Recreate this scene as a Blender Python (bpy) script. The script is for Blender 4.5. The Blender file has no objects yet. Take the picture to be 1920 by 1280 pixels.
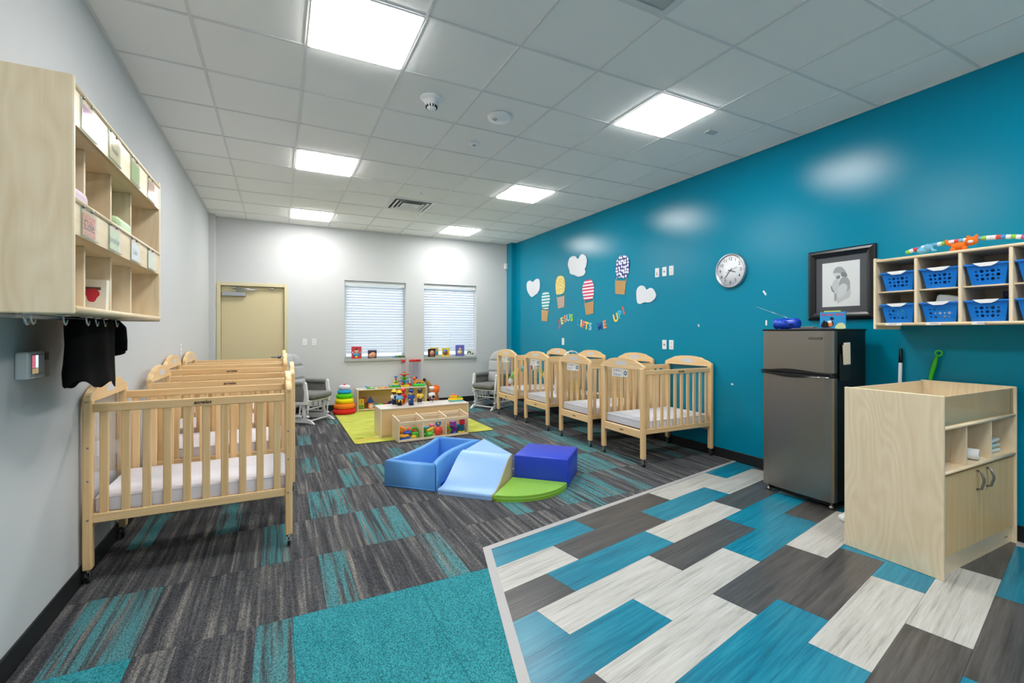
import bpy, bmesh, math, random
from mathutils import Vector, Matrix
random.seed(7)
PI = math.pi
S = bpy.context.scene
C = S.collection

# ------------------------------------------------------------------ camera, world, exposure
cam_d = bpy.data.cameras.new('camera'); cam = bpy.data.objects.new('camera', cam_d); C.objects.link(cam)
cam_d.sensor_width = 36.0; cam_d.lens = 36.0 * 863.58 / 1920.0
cam_d.shift_y = -(640.0 - 623.34) / 1920.0
cam_d.clip_start = 0.05
CAMZ = 1.362
cam.location = (0, 0, CAMZ); cam.rotation_euler = (PI / 2, 0, -0.4689)
S.camera = cam
W = bpy.data.worlds.new('World'); S.world = W; W.use_nodes = True
W.node_tree.nodes['Background'].inputs[0].default_value = (0.80, 0.90, 1.0, 1)
W.node_tree.nodes['Background'].inputs[1].default_value = 1.1
S.view_settings.view_transform = 'Standard'; S.view_settings.look = 'None'
S.view_settings.exposure = 1.18; S.view_settings.gamma = 1.0; S.view_settings.use_curve_mapping = False
S.cycles.transparent_max_bounces = 40
LAMP = 14.0          # emission of every ceiling panel

XL, XR, YB, YF, ZC = -0.957, 4.318, 8.56, -4.0, 3.187

# ------------------------------------------------------------------ materials
def lin(c):
    out = []
    for v in c[:3]:
        v /= 255.0
        out.append(v / 12.92 if v <= 0.04045 else ((v + 0.055) / 1.055) ** 2.4)
    return (out[0], out[1], out[2], 1.0)
MATS = {}
def nd(nt, typ, **kw):
    n = nt.nodes.new(typ)
    for k, v in kw.items(): setattr(n, k, v)
    return n
def base_mat(name):
    m = bpy.data.materials.new(name); m.use_nodes = True
    nt = m.node_tree; b = nt.nodes['Principled BSDF']
    return m, nt, b
def plain(name, rgb, rough=0.5, metal=0.0, spec=0.5, bump=0.0, bscale=200.0, var=0.0):
    if name in MATS: return MATS[name]
    m, nt, b = base_mat(name); c = lin(rgb)
    b.inputs['Base Color'].default_value = c; b.inputs['Roughness'].default_value = rough
    b.inputs['Metallic'].default_value = metal; b.inputs['Specular IOR Level'].default_value = spec
    if bump or var:
        tc = nd(nt, 'ShaderNodeTexCoord'); no = nd(nt, 'ShaderNodeTexNoise'); no.inputs['Scale'].default_value = bscale
        no.inputs['Detail'].default_value = 3
        nt.links.new(tc.outputs['Object'], no.inputs['Vector'])
        if bump:
            bp = nd(nt, 'ShaderNodeBump'); bp.inputs['Strength'].default_value = bump; bp.inputs['Distance'].default_value = 0.002
            nt.links.new(no.outputs['Fac'], bp.inputs['Height']); nt.links.new(bp.outputs['Normal'], b.inputs['Normal'])
        if var:
            mx = nd(nt, 'ShaderNodeMix', data_type='RGBA')
            mx.inputs['A'].default_value = tuple(v * (1 - var) for v in c[:3]) + (1,)
            mx.inputs['B'].default_value = tuple(min(1, v * (1 + var)) for v in c[:3]) + (1,)
            nt.links.new(no.outputs['Fac'], mx.inputs['Factor']); nt.links.new(mx.outputs['Result'], b.inputs['Base Color'])
    MATS[name] = m; return m
def wood(name, c1, c2, axis='Z', cross=28.0, along=1.6, rough=0.38, swirl=0.0, swirl_scale=1.6):
    if name in MATS: return MATS[name]
    m, nt, b = base_mat(name)
    tc = nd(nt, 'ShaderNodeTexCoord'); oi = nd(nt, 'ShaderNodeObjectInfo')
    ad = nd(nt, 'ShaderNodeVectorMath', operation='MULTIPLY_ADD')
    nt.links.new(oi.outputs['Random'], ad.inputs[0]); ad.inputs[1].default_value = (17.3, 9.1, 5.7)
    nt.links.new(tc.outputs['Object'], ad.inputs[2])
    mp = nd(nt, 'ShaderNodeMapping'); sc = [cross] * 3; sc['XYZ'.index(axis)] = along
    mp.inputs['Scale'].default_value = sc
    nt.links.new(ad.outputs[0], mp.inputs['Vector'])
    no = nd(nt, 'ShaderNodeTexNoise'); no.inputs['Scale'].default_value = 1.0; no.inputs['Detail'].default_value = 5
    no.inputs['Roughness'].default_value = 0.65; no.inputs['Distortion'].default_value = 0.4
    nt.links.new(mp.outputs[0], no.inputs['Vector'])
    fac = no.outputs['Fac']
    if swirl:
        mp2 = nd(nt, 'ShaderNodeMapping'); s2 = [swirl_scale * 2.2] * 3; s2['XYZ'.index(axis)] = swirl_scale * 0.55
        mp2.inputs['Scale'].default_value = s2
        nt.links.new(ad.outputs[0], mp2.inputs['Vector'])
        n2 = nd(nt, 'ShaderNodeTexNoise'); n2.inputs['Scale'].default_value = 1.0; n2.inputs['Detail'].default_value = 1.5
        nt.links.new(mp2.outputs[0], n2.inputs['Vector'])
        mu = nd(nt, 'ShaderNodeMath', operation='MULTIPLY'); mu.inputs[1].default_value = 34.0
        nt.links.new(n2.outputs['Fac'], mu.inputs[0])
        fr = nd(nt, 'ShaderNodeMath', operation='PINGPONG'); fr.inputs[1].default_value = 1.0
        nt.links.new(mu.outputs[0], fr.inputs[0])
        mx0 = nd(nt, 'ShaderNodeMix'); mx0.inputs['Factor'].default_value = swirl
        nt.links.new(no.outputs['Fac'], mx0.inputs['A']); nt.links.new(fr.outputs[0], mx0.inputs['B'])
        fac = mx0.outputs['Result']
    rp = nd(nt, 'ShaderNodeValToRGB'); rp.color_ramp.elements[0].position = 0.28; rp.color_ramp.elements[1].position = 0.72
    rp.color_ramp.elements[0].color = lin(c2); rp.color_ramp.elements[1].color = lin(c1)
    nt.links.new(fac, rp.inputs[0]); nt.links.new(rp.outputs[0], b.inputs['Base Color'])
    b.inputs['Roughness'].default_value = rough; b.inputs['Specular IOR Level'].default_value = 0.4
    MATS[name] = m; return m
def clear(name, tint=(255, 255, 255), amount=0.93, rough=0.03):
    if name in MATS: return MATS[name]
    m = bpy.data.materials.new(name); m.use_nodes = True; nt = m.node_tree
    for n in list(nt.nodes): nt.nodes.remove(n)
    o = nd(nt, 'ShaderNodeOutputMaterial'); t = nd(nt, 'ShaderNodeBsdfTransparent'); t.inputs[0].default_value = lin(tint)
    g = nd(nt, 'ShaderNodeBsdfGlossy'); g.inputs['Roughness'].default_value = rough
    lw = nd(nt, 'ShaderNodeLayerWeight'); lw.inputs['Blend'].default_value = 0.5
    pw_ = nd(nt, 'ShaderNodeMath', operation='POWER'); pw_.inputs[1].default_value = 4.0; nt.links.new(lw.outputs['Facing'], pw_.inputs[0])
    mr = nd(nt, 'ShaderNodeMath', operation='MULTIPLY_ADD'); mr.inputs[1].default_value = 0.6; mr.inputs[2].default_value = 1.02 - amount
    mr.use_clamp = True; nt.links.new(pw_.outputs[0], mr.inputs[0])
    mx = nd(nt, 'ShaderNodeMixShader'); nt.links.new(mr.outputs[0], mx.inputs[0])
    nt.links.new(t.outputs[0], mx.inputs[1]); nt.links.new(g.outputs[0], mx.inputs[2]); nt.links.new(mx.outputs[0], o.inputs[0])
    MATS[name] = m; return m
def emit(name, rgb, strength):
    m, nt, b = base_mat(name)
    b.inputs['Base Color'].default_value = (0.8, 0.8, 0.8, 1)
    b.inputs['Emission Color'].default_value = lin(rgb); b.inputs['Emission Strength'].default_value = strength
    MATS[name] = m; return m
def stripes(name, ca, cb, axis, freq, rough=0.5, offset=0.0):
    m, nt, b = base_mat(name)
    tc = nd(nt, 'ShaderNodeTexCoord'); sp = nd(nt, 'ShaderNodeSeparateXYZ'); nt.links.new(tc.outputs['Object'], sp.inputs[0])
    mu = nd(nt, 'ShaderNodeMath', operation='MULTIPLY_ADD'); mu.inputs[1].default_value = freq; mu.inputs[2].default_value = offset
    nt.links.new(sp.outputs['XYZ'.index(axis)], mu.inputs[0])
    fr = nd(nt, 'ShaderNodeMath', operation='FRACT'); nt.links.new(mu.outputs[0], fr.inputs[0])
    gt = nd(nt, 'ShaderNodeMath', operation='GREATER_THAN'); gt.inputs[1].default_value = 0.5; nt.links.new(fr.outputs[0], gt.inputs[0])
    mx = nd(nt, 'ShaderNodeMix', data_type='RGBA'); mx.inputs['A'].default_value = lin(ca); mx.inputs['B'].default_value = lin(cb)
    nt.links.new(gt.outputs[0], mx.inputs['Factor']); nt.links.new(mx.outputs['Result'], b.inputs['Base Color'])
    b.inputs['Roughness'].default_value = rough; MATS[name] = m; return m
def dots(name, ca, cb, scale, thr=0.35, rough=0.5):
    m, nt, b = base_mat(name)
    tc = nd(nt, 'ShaderNodeTexCoord'); vo = nd(nt, 'ShaderNodeTexVoronoi'); vo.inputs['Scale'].default_value = scale
    vo.inputs['Randomness'].default_value = 0.5; vo.voronoi_dimensions = '2D'
    sp = nd(nt, 'ShaderNodeSeparateXYZ'); cb_ = nd(nt, 'ShaderNodeCombineXYZ'); nt.links.new(tc.outputs['Object'], sp.inputs[0])
    nt.links.new(sp.outputs[1], cb_.inputs[0]); nt.links.new(sp.outputs[2], cb_.inputs[1]); nt.links.new(cb_.outputs[0], vo.inputs['Vector'])
    gt = nd(nt, 'ShaderNodeMath', operation='LESS_THAN'); gt.inputs[1].default_value = thr; nt.links.new(vo.outputs['Distance'], gt.inputs[0])
    mx = nd(nt, 'ShaderNodeMix', data_type='RGBA'); mx.inputs['A'].default_value = lin(ca); mx.inputs['B'].default_value = lin(cb)
    nt.links.new(gt.outputs[0], mx.inputs['Factor']); nt.links.new(mx.outputs['Result'], b.inputs['Base Color'])
    b.inputs['Roughness'].default_value = rough; MATS[name] = m; return m

# wall paint with an orange-peel texture
def paint(name, rgb, rough, spec, bump=0.12):
    return plain(name, rgb, rough, 0, spec, bump, 160.0)
m_wall = paint('wall_grey', (205, 207, 208), 0.7, 0.12)
def satin_paint(name, rgb, rough):
    m = bpy.data.materials.new(name); m.use_nodes = True; nt = m.node_tree
    for n in list(nt.nodes): nt.nodes.remove(n)
    o = nd(nt, 'ShaderNodeOutputMaterial'); d = nd(nt, 'ShaderNodeBsdfDiffuse'); d.inputs[0].default_value = lin(rgb)
    g = nd(nt, 'ShaderNodeBsdfGlossy', distribution='BECKMANN'); g.inputs['Roughness'].default_value = rough
    fr = nd(nt, 'ShaderNodeFresnel'); fr.inputs['IOR'].default_value = 1.40
    tc = nd(nt, 'ShaderNodeTexCoord'); no = nd(nt, 'ShaderNodeTexNoise'); no.inputs['Scale'].default_value = 150; no.inputs['Detail'].default_value = 2
    nt.links.new(tc.outputs['Object'], no.inputs['Vector'])
    bp = nd(nt, 'ShaderNodeBump'); bp.inputs['Strength'].default_value = 0.06; bp.inputs['Distance'].default_value = 0.002
    nt.links.new(no.outputs['Fac'], bp.inputs['Height'])
    for k in (d, g, fr): nt.links.new(bp.outputs[0], k.inputs['Normal'])
    mx = nd(nt, 'ShaderNodeMixShader'); nt.links.new(fr.outputs[0], mx.inputs[0]); nt.links.new(d.outputs[0], mx.inputs[1]); nt.links.new(g.outputs[0], mx.inputs[2])
    nt.links.new(mx.outputs[0], o.inputs[0]); MATS[name] = m; return m
m_teal = satin_paint('wall_teal', (0, 136, 167), 0.245)
m_tile = plain('ceiling_tile', (245, 245, 243), 0.9, 0, 0.1, 0.25, 300.0)
m_bar = plain('ceiling_bar', (222, 223, 223), 0.5)
m_base = plain('baseboard_black', (26, 28, 31), 0.45)
m_white = plain('white_plastic', (236, 237, 238), 0.35)
m_wpaint = plain('white_paint', (232, 233, 235), 0.3)
m_black = plain('black_plastic', (14, 14, 16), 0.35)
m_rubber = plain('black_rubber', (22, 22, 24), 0.5)
m_chrome = plain('chrome', (205, 207, 210), 0.18, 1.0)
m_steel = plain('brushed_nickel', (150, 150, 150), 0.32, 1.0)
m_dark = plain('dark_gap', (30, 26, 22), 0.8)
m_birch = wood('birch_ply', (242, 226, 196), (228, 206, 170), 'Z', 22, 1.3, 0.36, 0.22, 2.0)
m_birchx = wood('birch_ply_x', (240, 222, 190), (224, 202, 166), 'X', 22, 1.3, 0.36)
m_birchy = wood('birch_ply_y', (240, 220, 186), (224, 198, 158), 'Y', 22, 1.3, 0.36)
m_maple = wood('maple_door', (236, 202, 148), (220, 180, 122), 'Z', 34, 1.4, 0.34)
m_pine = wood('pine', (244, 212, 164), (226, 182, 124), 'Z', 34, 1.1, 0.30)
m_pinex = wood('pine_x', (244, 212, 164), (226, 182, 124), 'X', 34, 1.1, 0.30)
m_piney = wood('pine_y', (246, 216, 168), (230, 188, 132), 'Y', 34, 1.1, 0.30)
m_acryl = clear('clear_acrylic', (253, 254, 254), 1.0)
m_sheet = plain('white_sheet', (232, 229, 238), 0.8, 0, 0.2, 0.3, 30)
m_paper = plain('white_paper', (238, 238, 236), 0.7)

# ------------------------------------------------------------------ mesh helpers
def NB(): return bmesh.new()
def bx(bm, x0, x1, y0, y1, z0, z1, bev=0.0, seg=1, rot=None, piv=None):
    vs = [bm.verts.new((x, y, z)) for x in (x0, x1) for y in (y0, y1) for z in (z0, z1)]
    q = [(0, 1, 3, 2), (4, 6, 7, 5), (0, 4, 5, 1), (2, 3, 7, 6), (0, 2, 6, 4), (1, 5, 7, 3)]
    fs = [bm.faces.new([vs[i] for i in f]) for f in q]
    out = vs
    if bev:
        es = set(e for f in fs for e in f.edges)
        r = bmesh.ops.bevel(bm, geom=list(es), offset=bev, segments=seg, profile=0.5, affect='EDGES')
        out = list(set(v for f in r['faces'] for v in f.verts) | set(v for v in vs if v.is_valid))
    if rot is not None:
        p = Vector(piv) if piv is not None else Vector(((x0 + x1) / 2, (y0 + y1) / 2, (z0 + z1) / 2))
        bmesh.ops.rotate(bm, verts=out, cent=p, matrix=rot)
    return out
def RX(a): return Matrix.Rotation(a, 3, 'X')
def RY(a): return Matrix.Rotation(a, 3, 'Y')
def RZ(a): return Matrix.Rotation(a, 3, 'Z')
def frame_of(d):
    d = Vector(d).normalized(); up = Vector((0, 0, 1)) if abs(d.z) < 0.95 else Vector((1, 0, 0))
    a = d.cross(up).normalized(); return a, a.cross(d).normalized()
def tube(bm, pts, r, n=8, cap=True, flat=1.0):
    pts = [Vector(p) for p in pts]; rs = r if isinstance(r, (list, tuple)) else [r] * len(pts)
    rings = []; a0 = None
    for i, p in enumerate(pts):
        d = (pts[min(i + 1, len(pts) - 1)] - pts[max(i - 1, 0)])
        if d.length < 1e-9: d = Vector((0, 0, 1))
        d.normalize()
        if a0 is None: a, b = frame_of(d)
        else:
            a = (a0 - d * a0.dot(d)); a.normalize(); b = a.cross(d).normalized()
        a0 = a
        rings.append([bm.verts.new(p + (a * math.cos(2 * PI * k / n) + b * math.sin(2 * PI * k / n) * flat) * rs[i]) for k in range(n)])
    for i in range(len(rings) - 1):
        for k in range(n):
            f = bm.faces.new((rings[i][k], rings[i][(k + 1) % n], rings[i + 1][(k + 1) % n], rings[i + 1][k])); f.smooth = True
    if cap:
        bm.faces.new(rings[0][::-1]); bm.faces.new(rings[-1])
def lathe(bm, prof, n=24, c=(0, 0, 0), axis='Z', sx=1.0, sy=1.0):
    c = Vector(c); rings = []
    def P(r, h, a):
        x, y = r * math.cos(a) * sx, r * math.sin(a) * sy
        return c + (Vector((x, y, h)) if axis == 'Z' else Vector((h, x, y)) if axis == 'X' else Vector((y, h, x)))
    for r, h in prof:
        if r < 1e-6: rings.append([bm.verts.new(P(0, h, 0))])
        else: rings.append([bm.verts.new(P(r, h, 2 * PI * k / n)) for k in range(n)])
    for i in range(len(rings) - 1):
        A, B = rings[i], rings[i + 1]
        for k in range(n):
            k2 = (k + 1) % n
            if len(A) == 1 and len(B) == 1: continue
            if len(A) == 1: f = bm.faces.new((A[0], B[k2], B[k]))
            elif len(B) == 1: f = bm.faces.new((A[k], A[k2], B[0]))
            else: f = bm.faces.new((A[k], A[k2], B[k2], B[k]))
            f.smooth = True
def ball(bm, c, rx, ry=None, rz=None, n=16, m=10):
    ry = rx if ry is None else ry; rz = rx if rz is None else rz
    prof = [(math.sin(PI * i / m), -rz * math.cos(PI * i / m)) for i in range(m + 1)]
    lathe(bm, prof, n, c, 'Z', rx, ry)
def torus(bm, c, R, r, n=28, m=10, axis='Z', sz=1.0):
    lathe(bm, [(R + r * math.cos(2 * PI * i / m), r * sz * math.sin(2 * PI * i / m)) for i in range(m + 1)], n, c, axis)
def prism(bm, poly, t0, t1, plane='XY', bev=0.0, smooth=False):
    def P(p, t):
        return {'XY': (p[0], p[1], t), 'XZ': (p[0], t, p[1]), 'YZ': (t, p[0], p[1])}[plane]
    a = [bm.verts.new(P(p, t0)) for p in poly]; b = [bm.verts.new(P(p, t1)) for p in poly]; n = len(poly)
    fs = [bm.faces.new(a[::-1]), bm.faces.new(b)]
    for i in range(n):
        f = bm.faces.new((a[i], a[(i + 1) % n], b[(i + 1) % n], b[i])); f.smooth = smooth; fs.append(f)
    if bev:
        es = list(set(list(fs[0].edges) + list(fs[1].edges)))
        bmesh.ops.bevel(bm, geom=es, offset=bev, segments=2, profile=0.5, affect='EDGES')
def smooth_poly(pts, k=4):
    n = len(pts); out = []
    for i in range(n):
        p0, p1, p2, p3 = (Vector(pts[(i + j - 1) % n]) for j in range(4))
        for s in range(k):
            t = s / k
            out.append(tuple(0.5 * ((2 * p1) + (p2 - p0) * t + (2 * p0 - 5 * p1 + 4 * p2 - p3) * t * t + (3 * p1 - p0 - 3 * p2 + p3) * t ** 3)))
    return out
def finish(bm):
    bmesh.ops.recalc_face_normals(bm, faces=bm.faces[:])
def obj(name, bm, mat, parent=None, label=None, world=False, loc=None, rotz=None, keep=False):
    """one mesh object; world=True: bm is in world coordinates and the parent is only translated"""
    if isinstance(bm, bpy.types.Mesh): me = bm
    else:
        if world and parent is not None:
            o_ = parent.location.copy(); pp = parent.parent
            while pp is not None: o_ += pp.location; pp = pp.parent
            bmesh.ops.translate(bm, verts=bm.verts[:], vec=-o_)
        finish(bm); me = bpy.data.meshes.new(name); bm.to_mesh(me); bm.free()
    if mat is not None and not me.materials: me.materials.append(mat)
    o = bpy.data.objects.new(name, me); C.objects.link(o)
    if parent is not None: o.parent = parent
    if label: o['label'] = label
    if loc is not None: o.location = loc
    if rotz is not None: o.rotation_euler.z = rotz
    return o
def thing(name, label, cat, loc=(0, 0, 0), rotz=0.0, group=None):
    o = bpy.data.objects.new(name, None); C.objects.link(o); o.empty_display_size = 0.05
    o.location = loc; o.rotation_euler = (0, 0, rotz); o['label'] = label; o['category'] = cat
    if group: o['group'] = group
    return o
def tag(o, label, cat, group=None):
    o['label'] = label; o['category'] = cat
    if group: o['group'] = group
    return o
def solo(name, label, cat, bm, mat, loc=None, group=None, rotz=0.0):
    """a thing that is one mesh; bm in local coordinates around loc"""
    o = obj(name, bm, mat); o.location = loc or (0, 0, 0); o.rotation_euler.z = rotz
    return tag(o, label, cat, group)
def struct(name, bm, mat, parent=None):
    o = obj(name, bm, mat, parent)
    if parent is None: o['kind'] = 'structure'
    return o
def dup(root, loc, rotz, label=None):
    def cp(o, par):
        c = o.copy(); C.objects.link(c); c.parent = par
        for ch in list(o.children): cp(ch, c)
        return c
    r = cp(root, None); r.location = loc; r.rotation_euler = (0, 0, rotz)
    if label: r['label'] = label
    return r
def scribble(parent, mat, x, y0, y1, z, rows=2, axis='YZ', h=0.004):
    """faint lines standing for writing too small to read"""
    for r in range(rows):
        bm = NB(); prism(bm, [(y0, z - r * h * 2.4), (y1 - 0.3 * (y1 - y0) * (r % 2), z - r * h * 2.4), (y1 - 0.3 * (y1 - y0) * (r % 2), z - r * h * 2.4 + h * 0.6), (y0, z - r * h * 2.4 + h * 0.6)], x, x - 0.0006, axis)
        obj('printed_line', bm, mat, parent)
FACE = {'right': Matrix(((0, 0, -1), (-1, 0, 0), (0, 1, 0))).to_4x4(),     # reads on the right wall
        'left': Matrix(((0, 0, 1), (1, 0, 0), (0, 1, 0))).to_4x4(),
        'back': Matrix(((1, 0, 0), (0, 0, -1), (0, 1, 0))).to_4x4(),
        'front': Matrix(((-1, 0, 0), (0, 0, 1), (0, 1, 0))).to_4x4()}
def text_bm(s, size, depth=0.001, shear=0.0, bold=0.0, width=None):
    cu = bpy.data.curves.new('lettering', 'FONT'); cu.body = s; cu.size = size; cu.extrude = depth / 2; cu.shear = shear
    cu.offset = bold; cu.align_x = 'CENTER'; cu.align_y = 'CENTER'; cu.resolution_u = 3
    o = bpy.data.objects.new('lettering', cu); C.objects.link(o)
    dg = bpy.context.evaluated_depsgraph_get(); me = bpy.data.meshes.new_from_object(o.evaluated_get(dg))
    bm = NB(); bm.from_mesh(me); bpy.data.objects.remove(o); bpy.data.curves.remove(cu); bpy.data.meshes.remove(me)
    if width and bm.verts:
        xs = [v.co.x for v in bm.verts]; w = max(xs) - min(xs)
        if w > 0: bmesh.ops.scale(bm, vec=(width / w, 1, 1), verts=bm.verts[:])
    return bm
def lettering(s, size, mat, parent, side, pos, world=True, spin=0.0, name='lettering', **kw):
    bm = text_bm(s, size, **kw)
    bmesh.ops.transform(bm, matrix=Matrix.Translation(Vector(pos)) @ FACE[side] @ Matrix.Rotation(spin, 4, 'Z'), verts=bm.verts[:])
    return obj(name, bm, mat, parent, world=world)

# ------------------------------------------------------------------ room shell
def carpet_material(solid):
    m, nt, b = base_mat('carpet_solid' if solid else 'carpet_pattern')
    tc = nd(nt, 'ShaderNodeTexCoord'); at = nd(nt, 'ShaderNodeAttribute'); at.attribute_name = 'seed'
    tl = nd(nt, 'ShaderNodeAttribute'); tl.attribute_name = 'teal'
    off = nd(nt, 'ShaderNodeVectorMath', operation='MULTIPLY_ADD'); off.inputs[1].default_value = (7.0, 3.0, 11.0)
    nt.links.new(at.outputs['Vector'], off.inputs[0]); nt.links.new(tc.outputs['Object'], off.inputs[2])
    def noise(sc, scale, detail=3, rough=0.6):
        mp = nd(nt, 'ShaderNodeMapping'); mp.inputs['Scale'].default_value = sc
        nt.links.new(off.outputs[0], mp.inputs['Vector'])
        n = nd(nt, 'ShaderNodeTexNoise'); n.inputs['Scale'].default_value = scale; n.inputs['Detail'].default_value = detail
        n.inputs['Roughness'].default_value = rough
        nt.links.new(mp.outputs[0], n.inputs['Vector']); return n.outputs['Fac']
    fine = noise((1, 0.6, 1), 170.0, 2)
    yarn = nd(nt, 'ShaderNodeMapRange'); yarn.inputs['From Min'].default_value = 0.25; yarn.inputs['From Max'].default_value = 0.75
    yarn.inputs['To Min'].default_value = 0.30; yarn.inputs['To Max'].default_value = 1.75
    nt.links.new(fine, yarn.inputs['Value'])
    if solid:
        col = nd(nt, 'ShaderNodeMix', data_type='RGBA'); col.inputs['A'].default_value = lin((36, 120, 130)); col.inputs['B'].default_value = lin((64, 146, 155))
        nt.links.new(noise((14, 3, 1), 2.0), col.inputs['Factor']); cout = col.outputs['Result']
    else:
        s1 = noise((30, 1.1, 1), 1.0, 3, 0.6)
        rp = nd(nt, 'ShaderNodeValToRGB'); e = rp.color_ramp.elements
        e[0].position = 0.38; e[0].color = lin((64, 65, 69)); e[1].position = 0.74; e[1].color = lin((140, 135, 128))
        k = e.new(0.54); k.color = lin((88, 88, 90))
        nt.links.new(s1, rp.inputs[0])
        s2 = noise((38, 1.3, 1), 1.0, 3, 0.6)
        mr = nd(nt, 'ShaderNodeMapRange'); mr.inputs['From Min'].default_value = 0.42; mr.inputs['From Max'].default_value = 0.56; mr.inputs['To Max'].default_value = 0.90
        nt.links.new(s2, mr.inputs['Value'])
        mu = nd(nt, 'ShaderNodeMath', operation='MULTIPLY'); nt.links.new(mr.outputs[0], mu.inputs[0]); nt.links.new(tl.outputs['Fac'], mu.inputs[1])
        col = nd(nt, 'ShaderNodeMix', data_type='RGBA'); col.inputs['B'].default_value = lin((76, 132, 137))
        nt.links.new(mu.outputs[0], col.inputs['Factor']); nt.links.new(rp.outputs[0], col.inputs['A']); cout = col.outputs['Result']
    mul = nd(nt, 'ShaderNodeVectorMath', operation='SCALE'); nt.links.new(cout, mul.inputs[0]); nt.links.new(yarn.outputs[0], mul.inputs['Scale'])
    nt.links.new(mul.outputs[0], b.inputs['Base Color'])
    bp = nd(nt, 'ShaderNodeBump'); bp.inputs['Strength'].default_value = 0.5; bp.inputs['Distance'].default_value = 0.003
    nt.links.new(fine, bp.inputs['Height']); nt.links.new(bp.outputs['Normal'], b.inputs['Normal'])
    b.inputs['Roughness'].default_value = 0.95; b.inputs['Specular IOR Level'].default_value = 0.08
    return m
def vinyl_material(name, c_lo, c_mid, c_hi, rough):
    m, nt, b = base_mat(name)
    tc = nd(nt, 'ShaderNodeTexCoord'); oi = nd(nt, 'ShaderNodeObjectInfo')
    ad = nd(nt, 'ShaderNodeVectorMath', operation='MULTIPLY_ADD'); ad.inputs[1].default_value = (5, 13, 31)
    nt.links.new(oi.outputs['Random'], ad.inputs[0]); nt.links.new(tc.outputs['Object'], ad.inputs[2])
    def noise(sx, sy, d):
        mp = nd(nt, 'ShaderNodeMapping'); mp.inputs['Scale'].default_value = (sx, sy, 1); nt.links.new(ad.outputs[0], mp.inputs['Vector'])
        n = nd(nt, 'ShaderNodeTexNoise'); n.inputs['Scale'].default_value = 1; n.inputs['Detail'].default_value = d
        n.inputs['Roughness'].default_value = 0.7; n.inputs['Distortion'].default_value = 0.25
        nt.links.new(mp.outputs[0], n.inputs['Vector']); return n.outputs['Fac']
    mx = nd(nt, 'ShaderNodeMix'); mx.inputs['Factor'].default_value = 0.45
    nt.links.new(noise(1.7, 24, 4), mx.inputs['A']); nt.links.new(noise(3.0, 95, 3), mx.inputs['B'])
    rp = nd(nt, 'ShaderNodeValToRGB'); e = rp.color_ramp.elements
    e[0].position = 0.33; e[0].color = lin(c_lo); e[1].position = 0.64; e[1].color = lin(c_hi); k = e.new(0.47); k.color = lin(c_mid)
    nt.links.new(mx.outputs['Result'], rp.inputs[0]); nt.links.new(rp.outputs[0], b.inputs['Base Color'])
    n3 = nd(nt, 'ShaderNodeTexNoise'); n3.inputs['Scale'].default_value = 420; nt.links.new(tc.outputs['Object'], n3.inputs['Vector'])
    bp = nd(nt, 'ShaderNodeBump'); bp.inputs['Strength'].default_value = 0.10; bp.inputs['Distance'].default_value = 0.001
    nt.links.new(n3.outputs['Fac'], bp.inputs['Height']); nt.links.new(bp.outputs['Normal'], b.inputs['Normal'])
    b.inputs['Roughness'].default_value = rough; b.inputs['Specular IOR Level'].default_value = 0.5
    return m
m_carp = carpet_material(False); m_carps = carpet_material(True)
m_vw = vinyl_material('vinyl_white', (142, 140, 134), (186, 184, 178), (205, 204, 199), 0.30)
m_vd = vinyl_material('vinyl_charcoal', (48, 47, 48), (72, 70, 70), (96, 93, 91), 0.30)
m_vt = vinyl_material('vinyl_teal', (0, 88, 112), (6, 118, 146), (40, 142, 166), 0.30)

bm = NB(); bx(bm, XL - 0.2, XR + 0.2, YF - 0.2, YB + 0.2, -0.12, -0.004)
floor = struct('floor', bm, plain('floor_slab', (60, 60, 62), 0.9))
# vinyl area: planks laid at 11 degrees, its corner and its left edge
TH = math.radians(11.1); VC = Vector((1.150, 2.68)); E1 = Vector((math.cos(TH), math.sin(TH))); E2 = Vector((math.sin(TH), -math.cos(TH)))
LE = (Vector((0.830, 1.590)) - VC).normalized()                      # left edge runs this way
def clip(poly, p, n):
    out = []; p = Vector(p); n = Vector(n)
    for i in range(len(poly)):
        a, b_ = Vector(poly[i]), Vector(poly[(i + 1) % len(poly)]); da, db = (a - p).dot(n), (b_ - p).dot(n)
        if da >= 0: out.append(a)
        if (da >= 0) != (db >= 0): out.append(a + (b_ - a) * (da / (da - db)))
    return out
LN = Vector((-LE.y, LE.x)); LN = LN if LN.x > 0 else -LN             # points into the vinyl
STRIP = 0.036
def area(poly): return abs(sum(poly[i][0] * poly[(i + 1) % len(poly)][1] - poly[(i + 1) % len(poly)][0] * poly[i][1] for i in range(len(poly)))) / 2
rows = {0: (0.77, 'dtdwt'), 1: (0.375, 'dwdtwd'), 2: (0.113, 'wdtwdt'), 3: (-0.16, 'dtwdtw'), 4: (0.295, 'wtwtdw'), 5: (-0.25, 'wdwdwt'),
        6: (-0.03, 'wdtdtw'), 7: (0.627, 'dtwtdw'), 8: (1.137, 'tdwdtw'), 9: (0.89, 'wtdtwd'), 10: (0.45, 'dwdtwd'), 11: (0.1, 'wdtwdt'),
        12: (0.7, 'dwtdwt'), 13: (0.3, 'tdwtdw'), 14: (0.8, 'wtdwtd'), 15: (0.0, 'dwtdwt'), 16: (0.4, 'tdwtdw'), 17: (0.65, 'wtdwtd'),
        18: (0.2, 'dwtdwt'), 19: (0.5, 'tdwtdw'), 20: (0.1, 'wtdwtd'), 21: (0.6, 'dwtdwt'), 22: (0.3, 'tdwtdw')}
for _r in range(23, 34): rows[_r] = (random.uniform(0, 0.9), random.choice(('dwtdwt', 'tdwtdw', 'wtdwtd')))
PL, PW = 0.908, 0.2275
def plank_cols(s): return {'w': m_vw, 'd': m_vd, 't': m_vt}[s]
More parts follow.
